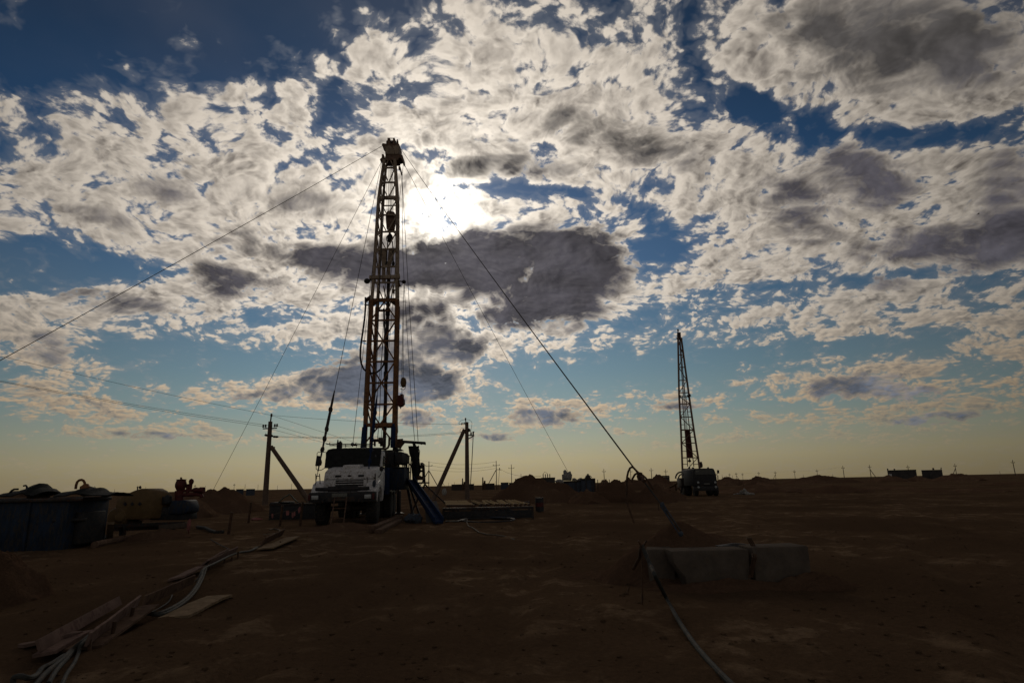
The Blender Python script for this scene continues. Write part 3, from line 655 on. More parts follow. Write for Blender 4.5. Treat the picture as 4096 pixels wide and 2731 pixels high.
y2 = lambda zy: 520+zy*.42092
def leg_path(u, v, ys, wd, mb):
    mb.path([mp(u, v, a) for a in ys], wd*.62, 8)
lower = hub('mast_base_section', rig); upper = hub('mast_top_section', rig); ysl = [y3(1545), y3(1340), y3(965), y3(590), y3(225)]
each('mast_leg', [lambda k, u=u, v=v, w=w: leg_path(u, v, ysl, w, k) for u in (-1, 1) for v, w in ((0, .21), (1, .17))], M['ochre'], lower)
def bars(name, lst, mt, par): 
    each(name, [lambda k, t=t: k.bar(t[0], t[1], t[2], t[2]*.8, (0, 1, 0)) for t in lst], mt, par)
hl = [225, 315, 405, 590, 775, 965, 1158, 1340]
bars('cross_girt', [(mp(-1, v, y3(z)), mp(1, v, y3(z)), (.20 if z in (225, 1340) else .10)) for z in hl if z != 315 for v in (0, )] +
     [(mp(-1, 1, y3(z)), mp(1, 1, y3(z)), .09) for z in (1340,)] + [(mp(-.45, .05, y3(315)), mp(.45, .05, y3(315)), .12)], M['ochre'], lower)
dg = [(mp(-1, 0, y3(405)), mp(0, 0, y3(240))), (mp(1, 0, y3(405)), mp(0, 0, y3(240)))]
for a, b_ in ((405, 590), (775, 590), (775, 965), (1158, 965), (1158, 1340), (1500, 1340)):
    dg += [(mp(-.95, 0, y3(a)), mp(0, 0, y3(b_))), (mp(.95, 0, y3(a)), mp(0, 0, y3(b_)))]
bars('cross_brace', [(a, b_, .075) for a, b_ in dg], M['ochre'], lower)
sd = []
for a, b_ in zip(hl[2:], hl[3:]):
    for u in (-1, 1): sd += [(mp(u, 0, y3(a)), mp(u, 1, y3(a)), .08)]+([(mp(u, 0, y3(a)), mp(u, 1, y3(b_)), .07)] if u < 0 else [])
bars('side_brace', sd, M['ochre'], lower)
each('gusset_plate', [lambda k, u=u: k.prism([mp(u*.93, -.03, y3(236)), mp(u*.45, -.03, y3(236)), mp(u*.55, -.03, y3(255)), mp(u*.80, -.03, y3(275)), mp(u*.93, -.03, y3(300))], (0, .05, 0)) for u in (-1, 1)], M['rustybar'], lower)
ysu = [y3(225), y2(1400), y2(1132), y2(808), y2(645), y2(500), y2(285)]
each('mast_leg', [lambda k, u=u, v=v, w=w: leg_path(u*.985, v, ysu, w, k) for u in (-1, 1) for v, w in ((0, .17), (1, .13))], M['cream'], upper)
h2 = [360, 500, 645, 808, 968, 1132, 1300, 1400, 1450]
bars('cross_girt', [(mp(-1, 0, y2(z)), mp(1, 0, y2(z)), {645: .20, 1400: .20}.get(z, .095)) for z in h2] + [(mp(-1, 1, y2(z)), mp(1, 1, y2(z)), .07) for z in (645,)], M['cream'], upper)
dg = []
for a, b_ in ((645, 500), (500, 360), (808, 645), (968, 808), (1132, 968), (1300, 1132)):
    pass
for top, bot in ((360, 500), (500, 645), (660, 808), (808, 968), (968, 1132), (1132, 1300)):
    dg += [(mp(-.93, 0, y2(top)), mp(-.03, 0, y2(bot))), (mp(.93, 0, y2(top)), mp(.03, 0, y2(bot)))]
    dg += [(mp(-.93, 0, y2(top)+12), mp(-.55, 0, y2(top))), (mp(.93, 0, y2(top)+12), mp(.55, 0, y2(top)))]
dg += [(mp(-.85, 0, y2(1420)), mp(-.08, 0, y3(225))), (mp(.85, 0, y2(1420)), mp(.08, 0, y3(225))), (mp(-.5, .9, y2(1420)), mp(-.08, .9, y3(225))), (mp(.5, .9, y2(1420)), mp(.1, .9, y3(225)))]
dg += [(mp(-.8, 0, y2(360)), mp(-.15, 0, y2(285))), (mp(.8, 0, y2(360)), mp(.15, 0, y2(285)))]
bars('cross_brace', [(a, b_, .062) for a, b_ in dg], M['cream'], upper)
sd = []
for a, b_ in zip(h2[:-3], h2[1:-2]):
    sd += [(mp(-1, 0, y2(a)), mp(-1, 1, y2(b_)), .06), (mp(1, 0, y2(b_)), mp(1, 1, y2(b_)), .06), (mp(-1, 0, y2(b_)), mp(-1, 1, y2(b_)), .06)]
bars('side_brace', sd, M['cream'], upper)
each('gusset_plate', [lambda k, u=u: k.prism([mp(u*.95, -.03, y2(650)), mp(u*.45, -.03, y2(655)), mp(u*.7, -.03, y2(672)), mp(u*.92, -.03, y2(700))], (0, .05, 0)) for u in (-1, 1)], M['cream'], upper)
# racking board with its lamps
k = MB(); k.bar(mp(-1.32, -.04, y2(1402)), mp(1.25, -.04, y2(1402)), .22, .20, (0, 1, 0)); k.bar(mp(.9, 0, y2(1385)), mp(1.22, 0, y2(1385)), .22); rb = obj('racking_board', k, M['cream'], rig, bev=.02)
for u, z in ((-1.52, 1432), (1.58, 1447)):
    k = MB(); k.ball(mp(u, 0, y2(z)), .17 if u < 0 else .12, 12, (1.1, 1, .95)); k.tube(mp(u, 0, y2(z)), mp(u*.75, 0, y2(z-8)), .04); obj('flood_lamp', k, M['black'], rb)
k = MB(); k.bar(mp(1.02, 0, y2(1425)), mp(1.2, 0, y2(1490)), .14); k.bar(mp(.82, -.05, y2(1530)), mp(.60, -.05, y2(1525)), .10); k.bar(mp(.72, -.05, y2(1530)), mp(.74, -.05, y2(1560)), .09); obj('board_bracket', k, M['rustybar'], rb)
# crown
cp = [Rg2(445, 290), Rg2(455, 240), Rg2(448, 180), Rg2(435, 150), Rg2(420, 140), Rg2(428, 126), Rg2(470, 132), Rg2(585, 132), Rg2(592, 150), Rg2(588, 230), Rg2(618, 240), Rg2(622, 258), Rg2(625, 300), Rg2(612, 285), Rg2(600, 262), Rg2(578, 268), Rg2(575, 285)]
YC = MYB+1.15
k = MB(); k.prism([at(x, y, YC-.05) for x, y in cp], (0, .75, 0)); cr = obj('crown_frame', k, M['crown'], rig)
k = MB(); k.prism([at(*Rg2(a, b_), YC-.10) for a, b_ in ((455, 150), (585, 150), (580, 228), (455, 228))], (0, .048, 0)); obj('crown_plate', k, M['cream'], cr)
for a, b_, t0 in ((472, 497, 75), (524, 543, 75), (559, 572, 88)):
    k = MB(); k.prism([at(*Rg2(x, y), YC+.05) for x, y in ((a, 135), (a+3, t0), (b_, t0), (b_+5, 135))], (0, .25, 0)); obj('crown_cheek', k, M['crown'], cr)
k = MB(); k.lathe([(.05, -.30), (.16, -.30), (.18, -.26), (.18, .26), (.16, .30), (.05, .30)], at(*Rg2(512, 128), YC+.3), 20, (1, 0, 0)); k.path([at(*Rg2(476, 77), YC+.1), at(*Rg2(540, 77), YC+.1)], .012); k.path([at(*Rg2(478, 87), YC+.1), at(*Rg2(538, 87), YC+.1)], .012); obj('crown_sheave', k, M['steel'], cr)
for pts in (((402, 278), (418, 262), (438, 250), (436, 232), (420, 230), (416, 262), (400, 280), (405, 298), (425, 300), (430, 280)),):
    k = MB(); k.prism([at(*Rg2(a, b_), YC) for a, b_ in ((420, 228), (440, 232), (440, 262), (430, 300), (420, 302), (401, 280), (420, 262))], (0, .3, 0)); obj('crown_bracket', k, M['crown'], cr)
k = MB(); k.bar(at(*Rg2(592, 352), YC), at(*Rg2(612, 430), YC), .09); k.bar(at(*Rg2(588, 350), YC), at(*Rg2(590, 380), YC), .12); obj('crown_stay', k, M['crown'], cr)
# blue jack cylinders at the foot
for u in (-1, 1):
    k = MB(); k.tube(mp(u*.98-.02, -.22, y3(1550)), mp(u*.96, -.20, y3(1365)), .13, 14); k.tube(mp(u*.96, -.2, y3(1365)), mp(u*.96, -.12, y3(1342)), .07, 10); obj('jack_cylinder', k, M['blue'], rig)
k = MB(); k.prism([mp(1.16, .1, y3(1320)), mp(1.20, .1, y3(1400)), mp(1.0, .1, y3(1500)), mp(.86, .1, y3(1500)), mp(.98, .1, y3(1320))], (0, .3, 0)); obj('foot_cheek', k, M['ochre'], rig)
# ladder up the right side and the rung pins on the left
k = MB()
for v in (.1, .32):
    k.path([mp(1.12, v, y3(z)) for z in (1060, 700, 360)], .014)
zz = 365
while zz < 1060:
    k.tube(mp(1.12, .1, y3(zz)), mp(1.12, .32, y3(zz)), .011); zz += 24
obj('mast_ladder', k, M['steel'], rig)
k = MB(); zz = 240; k.path([mp(-1.22, .15, y3(z)) for z in (200, 600, 1000, 1250)], .05, 8)
while zz < 1240:
    k.tube(mp(-1.22, .15, y3(zz)), mp(-1.0, .15, y3(zz)), .03); zz += 34
obj('stand_pipe', k, M['rustybar'], rig)
k = MB(); k.bar(mp(-1.05, .1, y3(180)), mp(-1.52, .1, y3(222)), .20, .16); obj('gooseneck', k, M['rustybar'], rig)
k = MB(); k.path([mp(-1.50, .1, y3(z)) if False else at(*Rg3(x, z), MYB+.5) for x, z in ((250, 200), (252, 270), (244, 380), (232, 470), (216, 580), (206, 660), (204, 730), (212, 790), (232, 838), (262, 868), (310, 880), (350, 872), (385, 845), (412, 805), (424, 760), (428, 600), (420, 420), (415, 300))], .052, 10)
obj('drilling_hose', k, M['black'], rig)
k = MB()
for zx, zy in ((252, 268), (236, 590)): k.bar(at(*Rg3(zx-10, zy), MYB+.45), at(*Rg3(zx+22, zy+2), MYB+.45), .07)
obj('hose_clamp', k, M['steel'], rig)
# red box, tong counterweight and lamp on the right leg
k = MB(); k.prism([at(*Rg3(a, b_), MYB-.3) for a, b_ in ((538, 1078), (560, 1075), (562, 1064), (584, 1064), (586, 1100), (594, 1110), (595, 1150), (580, 1168), (552, 1180), (535, 1165))], (0, .4, 0)); obj('valve_box', k, M['red'], rig)
k = MB(); k.path([at(*Rg3(a, b_), MYB-.2) for a, b_ in ((575, 1110), (595, 1130), (590, 1165), (565, 1182), (566, 1198))], .03); k.path([at(*Rg3(a, b_), MYB-.2) for a, b_ in ((450, 1125), (470, 1140), (480, 1110), (492, 1118), (498, 1140))], .014); obj('valve_pipe', k, M['steel'], rig)
# doubled windbreak sheets behind the upper braces
for x0, x1, xb0, xb1 in ((415, 472, 422, 455), (485, 548, 470, 502)):
    k = MB(); k.prism([at(*Rg2(a, b_), MYB+1.7) for a, b_ in ((x0, 1138), (x1, 1138), (xb1, 1300), (xb1, 1445), (xb0, 1445), (xb0, 1300))], (0, .06, 0)); obj('wind_sheet', k, M['cream'], upper)

# ---- travelling block and its lines hang in the mast
tb = thing('travelling_block', mp(0, .45, y2(950)), 'tapered travelling block with hook hanging inside the upper mast', 'pulley block')
k = MB(); k.prism([at(*Rg2(a, b_), MYB+1.0) for a, b_ in ((455, 800), (468, 775), (485, 762), (512, 770), (538, 775), (550, 808), (546, 860), (534, 945), (520, 950), (485, 945), (464, 935), (458, 860))], (0, .35, 0)); obj('block_body', k, M['crown'], tb, bev=.04)
k = MB(); k.tube(at(*Rg2(493, 940), MYB+1.15), at(*Rg2(497, 990), MYB+1.15), .07); k.ball(at(*Rg2(498, 1028), MYB+1.15), .20, 14, (.9, .8, 1.5)); k.path([at(*Rg2(a, b_), MYB+1.15) for a, b_ in ((480, 1000), (466, 1018), (463, 1040), (470, 1055), (485, 1058))], .03); hk = obj('hook', k, M['black'], tb)
k = MB(); k.path([at(*Rg2(a, b_), MYB+1.15) for a, b_ in ((478, 1060), (470, 1150), (464, 1290))], .035); k.path([at(*Rg2(a, b_), MYB+1.15) for a, b_ in ((522, 1060), (526, 1130), (530, 1230), (532, 1275))], .035); k.ball(at(*Rg2(530, 1270), MYB+1.15), .10, 8, (1, 1, 1.6)); k.ball(at(*Rg2(466, 1270), MYB+1.15), .08, 8, (1, 1, 2.2)); obj('elevator_link', k, M['black'], hk)
k = MB()
for a, b_ in ((456, 472), (474, 484), (486, 490), (504, 500), (512, 506), (520, 512), (528, 520), (545, 527)):
    k.path([at(*Rg2(a if a > 500 else a+6, 292), MYB+1.25), at(*Rg2(b_, 800), MYB+1.1)], .014, 5)
obj('hoisting_rope', k, M['wire'], tb)
k = thing('drill_pipe', mp(.35, .4, y3(1545)), 'dark drill pipe standing upright in the lower mast', 'pipe')
q = MB(); q.path([at(*Rg3(a, b_), MYB+.9) for a, b_ in ((418, 1545), (428, 1200), (436, 800), (448, 420), (452, 240), (458, 40))], .10, 12); obj('pipe_body', q, M['steel'], k)
q = MB()
for z in (330, 900, 1350):
    x = 450-(z-330)*.028; q.lathe([(.10, -.25), (.135, -.2), (.135, .2), (.10, .25)], at(*Rg3(x, z), MYB+.9), 14)
obj('tool_joint', q, M['black'], k)
# winch lines down the mast
def line(name, pts, r, label, cat='cable', group=None, n=5, mt=None):
    mb = MB(); mb.path(pts, r, n); return obj(name, mb, mt or M['wire'], None, label, cat, group)
line('winch_line', [at(*Rg2(440, 430), MYB+.4), at(*Rg3(330, 1180), MYB-.25), at(*Rg3(318, 1440), MYB-.1)], .016, 'thin slack winch line down the left inside of the lower mast', 'cable', 'ropes inside the mast')
line('winch_line', [at(*Rg2(455, 500), MYB+.9), at(*Rg2(405, 1400), MYB+.3), at(*Rg3(345, 1000), MYB+.1), at(*Rg3(302, 1480), MYB)], .022, 'thick black fast line slanting down from the crown to the winch', 'cable', 'ropes inside the mast')
line('winch_line', [at(*Rg2(474, 1290), MYB+1.1), at(*Rg2(455, 1440), MYB+1.0), at(*Rg3(405, 560), MYB+.9), at(*Rg3(376, 1250), MYB+.6), at(*Rg3(358, 1490), MYB+.4)], .02, 'tail rope hanging from the travelling block down the mast', 'cable', 'ropes inside the mast')
line('winch_line', [at(*Rg2(545, 300), MYB+1.2), at(*Rg2(560, 1120), MYB+.9), at(*Rg3(500, 200), MYB+.8), at(*Rg3(390, 1480), MYB+.8)], .014, 'fine rope crossing the mast from the upper right to lower middle', 'cable', 'ropes inside the mast')
line('winch_line', [at(*Rg2(615, 430), YC), at(*Rg2(618, 1100), MYB+.9), at(*Rg3(600, 130), MYB+.6), at(*Rg3(660, 1100), MYB-.9), at(*Rg3(677, 1330), RY+7.4), at(*Rg3(692, 1482), RY+7.3)], .014, 'left one of the two tool beam lines right of the mast', 'cable', 'lines from the crown to the tool beam')
line('winch_line', [at(*Rg2(612, 420), YC+.1), at(*Rg2(650, 1100), MYB+.7), at(*Rg3(640, 220), MYB+.4), at(*Rg3(690, 1000), MYB-.9), at(*Rg3(722, 1486), RY+7.3)], .016, 'right one of the two tool beam lines right of the mast', 'cable', 'lines from the crown to the tool beam')
line('winch_line', [at(*Rg2(632, 1470), MYB+.4), at(*Rg3(588, 300), MYB+.3), at(*Rg3(578, 800), MYB+.1), at(*Rg3(577, 1062), MYB-.2)], .016, 'short catline from the racking board to the red valve box', 'cable', 'ropes inside the mast')
lm = thing('hanging_tong', at(*Rg3(590, 1000), MYB-.2), 'dark yellow lantern shaped tong weight hanging by the right mast leg', 'tong weight')
k = MB(); k.ball(at(*Rg3(591, 962), MYB-.2), .17, 12, (1, 1, 1.7)); obj('weight_body', k, M['yellow'], lm)
k = MB(); k.path([at(*Rg3(a, b_), MYB-.2) for a, b_ in ((572, 960), (573, 925), (590, 917), (608, 925), (608, 965))], .02); k.path([at(*Rg3(a, b_), MYB-.2) for a, b_ in ((560, 994), (605, 994), (612, 985), (606, 1015), (590, 1027), (565, 1020))], .018); k.path([at(*Rg3(590, 917), MYB-.2), at(*Rg3(589, 300), MYB+.2)], .012); obj('hanger', k, M['steel'], lm)

# ---- ladder at the front bumper
ld = thing('ladder', gnd(1330, 2110), 'narrow steel ladder leaning on the front bumper of the white truck', 'ladder')
bl, br = gnd(1150+553*.306, 1650+1530*.306), gnd(1150+722*.306, 1650+1528*.306); tl, tr = Z(618, 1110, RY-.06), Z(775, 1105, RY-.06)
for p, q in ((bl, tl), (br, tr)): k = MB(); k.bar(p+Vector((0,0,-.02)), q, .045, .03); obj('stile', k, M['wood'], ld)
for t in (.06, .34, .64, .93): k = MB(); k.bar(bl.lerp(tl, t), br.lerp(tr, t), .035, .03); obj('rung', k, M['wood'], ld)
# ------------------------------------------------------------------ picture prints used for taking measurements
def reg(x0, y0, s): return lambda a, b: (x0+a*s, y0+b*s)
R4, R5, R6 = reg(0, 1850, .38265), reg(1700, 1750, .42517), reg(2500, 1280, .47214)
R7, R8 = reg(0, 2100, .5102), reg(2400, 1950, .49806)
A1p, A4p, A5p, A6p = reg(3400, 1780, .29592), reg(2650, 1820, .34014), reg(2100, 1840, .2551), reg(840, 1900, .17857)
B3, B6 = reg(2680, 1830, .1084), reg(1740, 1960, .21259)
def mesh(name, mt, label, cat, group=None, fn=None, **kw):
    k = MB(); fn(k); return obj(name, k, mt, None, label, cat, group, **kw)
def one(fn): k = MB(); fn(k); return k

# ------------------------------------------------------------------ guy wires of the main mast
CL, CLb, CR, CRb = at(1533, 582, YC), at(1527, 645, YC), at(1601, 592, YC), at(1614, 652, YC)
GG = 'guy wires of the big mast'
def guy(label, a, b, r=.016, tb=None, mt=None, knots=()):
    t = thing('guy_wire', b, label, 'guy wire', GG)
    k = MB(); n = 14; L_ = (b-a).length; pts = []
    for i in range(n+1):
        u = i/n; p = a.lerp(b, u); p = p - Vector((0, 0, L_*.004*4*u*(1-u))); pts.append(p)
    k.path(pts, r, 6); obj('wire_rope', k, M['wire'], t)
    if tb:
        k = MB(); p, q = a.lerp(b, tb[0]), a.lerp(b, tb[1]); m = p.lerp(q, .45)
        k.path([p, p.lerp(m, .3), m, m.lerp(q, .35), q], tb[2], 8, rr=[tb[2]*.5, tb[2], tb[2]*1.25, tb[2]*.8, tb[2]*.5])
        for u in (.25, .5, .62, .75, .9): k.ball(p.lerp(q, u), tb[2]*1.7, 8, (1, 1, 1.5), .3, u*9)
        obj('turnbuckle', k, mt or M['steel'], t)
    return t
guy('long thick guy wire running down left out of the frame from the crown', CL, gnd(-1500, 2262), .015)
guy('thin guy wire dropping left to the dirt bank behind the mud pump', CLb, at(853, 1958, 42), .012)
guy('guy wire with chain and turnbuckle ending beside the left truck mirror', CLb, Z(358, 958, RY+.25), .013, (.79, .97, .055))
guy('guy wire with blue turnbuckle ending on the right side of the hood', CRb, Z(1040, 930, RY+.75), .013, (.80, .97, .05), M['blue'])
guy('thin guy wire from the crown to the cab roof lamp', CLb+Vector((.15, 0, .0)), Z(856, 400, RY+2.9), .012)
guy('guy wire running right behind the rig to the white bulk sack', CRb, at(2274, 1890, 53), .014)
anch = at(2722, 2120, 9.35); g5 = guy('heavy guy wire coming right to the anchor in the concrete block heap', CR, anch, .0135)
k = MB(); pa, pb = CR.lerp(anch, .984), anch+Vector((0, 0, -.05)); sidev = (pb-pa).cross(Vector((0, 0, 1))).normalized()*.028
k.tube(pa+sidev, pb+sidev, .012, 8); k.tube(pa-sidev, pb-sidev, .012, 8); k.ball(pa, .035, 10, (1, 1, 1.4), .3); k.ball(pa.lerp(pb, .2), .035, 8); k.ball(pb, .04, 8)
obj('turnbuckle', k, M['faded'], g5)
def A5(a, b, Y): return at(*A5p(a, b), Y)
k = MB(); k.path([A5(x, y, 10.2+d) for x, y, d in ((1594, 345, 0), (1600, 260, 0), (1618, 180, 0), (1645, 125, .02), (1675, 107, .03), (1702, 118, .02), (1745, 165, -.02), (1790, 205, -.05), (1840, 232, -.08), (1890, 275, -.1), (1945, 345, -.15), (2010, 450, -.2))], .017, 7)
k.path([A5(1594, 345, 10.2), A5(1600, 420, 10.15), at(2506, 2005, 10.05), at(2536, 2090, 9.95)], .015, 7)
k.path([A5(x, y, 10.0+d) for x, y, d in ((1672, 345, 0), (1690, 280, 0), (1722, 225, 0), (1765, 200, 0), (1800, 212, 0))], .017, 7)
k.ball(A5(1803, 250, 10.0), .055, 8, (1, .8, 1.2), .4); k.path([A5(1790, 212, 10.), A5(1800, 250, 10.), A5(1835, 275, 9.9), A5(1870, 330, 9.8)], .03, 7)
obj('rope_tail', k, M['rustybar'], g5)

# ------------------------------------------------------------------ utility poles and their wires
PG = 'concrete poles of the power line'
def wire(label, pts, r=.012, sag=0.0, group='power line wires'):
    k = MB(); P = []
    for a, b in zip(pts, pts[1:]):
        for i in range(10): u = i/10; P.append(a.lerp(b, u)-Vector((0, 0, sag*4*u*(1-u))))
    P.append(pts[-1]); k.path(P, r, 5); return obj('power_line_wire', k, M['wire'], None, label, 'power wire', group)
def insul(k, p, s=1.0): k.lathe([(.03*s, 0), (.06*s, .03*s), (.10*s, .10*s), (.05*s, .12*s), (.09*s, .20*s), (.04*s, .26*s)], p, 8)
R2z, R3z = reg(1000, 1620, .24233), reg(1700, 1650, .19776)
D1 = 60.0; P1 = lambda a, b, dy=0: at(*R2z(a, b), D1+dy)
foot = P1(266, 1400); foot = Vector((foot.x-.02, D1, 0))
p1 = thing('utility_pole', foot, 'tall concrete pole left of the truck with a strut to its right', 'power pole', PG)
obj('pole_shaft', one(lambda k: (k.path([foot+Vector((0, 0, -.2)), P1(337, 270)], .27, 10, .19), k.tube(P1(338, 275), P1(350, 185), .07), insul(k, P1(352, 195), 1.3))), M['polec'], p1)
obj('crossarm', one(lambda k: (k.bar(P1(212, 388), P1(445, 378), .10), [insul(k, P1(x, y), 1.2) for x, y in ((218, 372), (256, 370), (408, 362), (445, 360))])), M['steel'], p1)
obj('insulator_bracket', one(lambda k: (k.bar(P1(238, 492), P1(380, 510), .07), [k.ball(P1(x, y), .14, 8, (1.4, .8, .8)) for x, y in ((270, 495), (290, 500), (355, 508), (405, 520), (440, 522))], k.tube(P1(258, 460), P1(258, 490), .02), k.tube(P1(363, 480), P1(363, 510), .02), k.bar(P1(385, 515), P1(465, 525), .05))), M['steel'], p1)
ft = P1(985, 1480); obj('strut', one(lambda k: (k.path([P1(345, 680), Vector((ft.x+.25, D1, -.1))], .19, 10, .24), k.bar(P1(280, 692), P1(410, 698), .14))), M['polec'], p1)
D2 = 67.0; P2 = lambda a, b, dy=0: at(*R3z(a, b), D2+dy)
foot = P2(854, 1470); foot = Vector((foot.x, D2, 0))
p2 = thing('utility_pole', foot, 'tall concrete pole right of the rig with transformer cable and left strut', 'power pole', PG)
obj('pole_shaft', one(lambda k: (k.path([foot+Vector((0, 0, -.2)), P2(845, 190)], .26, 10, .19), k.tube(P2(826, 190), P2(820, 145), .05), insul(k, P2(820, 158), 1.1))), M['polec'], p2)
ft = P2(195, 1500); obj('strut', one(lambda k: (k.path([P2(800, 335), Vector((ft.x-.2, D2, -.1))], .2, 10, .25), k.bar(P2(795, 365), P2(890, 345), .16), k.bar(P2(800, 410), P2(840, 400), .12))), M['polec'], p2)
obj('switch_bracket', one(lambda k: (k.bar(P2(868, 455), P2(995, 462), .12), k.bar(P2(872, 530), P2(985, 470), .10), k.bar(P2(930, 460), P2(932, 395), .16), k.bar(P2(975, 460), P2(975, 395), .16), k.bar(P2(960, 388), P2(1000, 385), .08), k.ball(P2(880, 355), .2, 8), k.bar(P2(860, 380), P2(935, 380), .06))), M['steel'], p2)
obj('strain_insulator', one(lambda k: (k.tube(P2(682, 236), P2(830, 210), .025), [k.lathe([(.03, -.05), (.14, -.03), (.14, .03), (.03, .05)], P2(x, y), 8, (1, 0, .15)) for x, y in ((742, 228), (768, 222), (800, 216))], k.tube(P2(725, 397), P2(790, 385), .05))), M['steel'], p2)
obj('down_cable', one(lambda k: (k.path([P2(975, 470), P2(950, 960), P2(918, 1480)], .045, 6), k.path([P2(684, 235), P2(695, 190), P2(740, 152), P2(800, 138), P2(880, 142), P2(930, 165), P2(952, 215), P2(940, 290), P2(925, 380)], .018, 5), k.path([P2(716, 400), P2(708, 350), P2(740, 315), P2(800, 308), P2(870, 312), P2(915, 330), P2(925, 385)], .018, 5))), M['steel'], p2)
wire('upper wire from the left frame edge to the top of the left pole', [at(-300, 1375, 44), at(20, 1428, 47), P1(352, 165)], .014, .15)
wire('upper of the close pair of wires reaching the left pole crossarm', [at(-300, 1478, 44), at(10, 1524, 47), P1(446, 352)], .014, .15)
wire('lower of the close pair of wires reaching the left pole crossarm', [at(-300, 1482, 43.6), at(10, 1528, 46.6), P1(218, 350)], .014, .15)
wire('nearly level wire from left pole tip to right pole tip behind the mast', [P1(352, 165), P2(684, 236)], .014, .2)
wire('upper of two level wires between the two tall poles', [P1(440, 515), P2(725, 396)], .014, .25)
wire('lower of two level wires between the two tall poles', [P1(446, 528), P2(735, 420)], .014, .25)
FAR = dict()
def small_pole(px, py, label, strut=0, arm=True, hh=7.25, group='poles far out on the plain', bx=None, drop=False):
    yh = 1935.8-(px-PW/2)*.0214; D = hh*FPX/(yh-py)*1.0; D = max(60, min(900, D))
    top = at(px, py, D); f = Vector((top.x+(0 if bx is None else bx), D, 0)); s = max(1.0, D/260)
    up_ = Vector((top.x, D, top.z)); t = thing('utility_pole', f, label, 'power pole', group)
    r = .15*min(1.5, max(1, D/220))
    obj('pole_shaft', one(lambda k: k.path([f+Vector((0, 0, -.3)), up_], r, 6, r*.75)), M['polec'], t)
    if arm:
        def a(k):
            w = .95; z = up_.z-1.15; k.bar(Vector((up_.x-w, D, z)), Vector((up_.x+w, D, z)), .11*s)
            for x in (-w, w): insul(k, Vector((up_.x+x, D, z)), 1.3*s)
            insul(k, up_, 1.2*s)
        obj('crossarm', one(a), M['steel'], t)
    for sg in ((strut,) if strut in (-1, 1) else (-1, 1) if strut == 2 else ()):
        obj('strut', one(lambda k: k.path([Vector((up_.x, D-.1, up_.z-2.4)), Vector((up_.x+sg*3.6, D-.1, -.2))], r*.85, 6)), M['polec'], t)
    if drop:
        obj('switch_bracket', one(lambda k: (k.bar(Vector((up_.x, D, up_.z-2.4)), Vector((up_.x+1.6, D, up_.z-2.5)), .14), k.bar(Vector((up_.x+1.0, D, up_.z-2.4)), Vector((up_.x+1.0, D, up_.z-1.9)), .25), k.path([Vector((up_.x+1.0, D, up_.z-2.5)), Vector((up_.x+.4, D, 0))], .05, 5))), M['steel'], t)
    FAR[label] = up_; return up_
T3 = small_pole(*R3z(80, 1000), 'A frame pole with two spread struts just right of the rig platform', 2)
T4 = small_pole(*R3z(1440, 990), 'far pole with left strut and switch between the right pole and bulk sack', -1, drop=True)
T5 = small_pole(*R5(812, 258), 'plain far pole with crossarm standing left of the big dirt mound')
wire('middle wire falling from the left pole to the A frame pole', [P1(455, 345), T3+Vector((-.9, 0, -1))], .016, .4)
wire('top wire falling from the left pole tip to the A frame pole', [P1(370, 172), T3], .016, .4)
wire('low wire falling from the left pole to the A frame pole', [P1(260, 372), T3+Vector((.9, 0, -1))], .016, .4)
wire('top sagging wire between the A frame pole and strutted far pole', [T3, T4], .03, .8)
wire('middle sagging wire between the A frame pole and strutted far pole', [T3+Vector((.9, 0, -1.1)), T4+Vector((0, 0, -1.2))], .03, .9)
wire('low sagging wire between the A frame pole and strutted far pole', [T3+Vector((.3, 0, -2.2)), T4+Vector((-.2, 0, -2))], .03, .8)
wire('wire sagging from the strutted far pole down to the grey trailer', [T4+Vector((1.4, 0, -2.4)), at(2165, 1903, 118)], .03, .8)
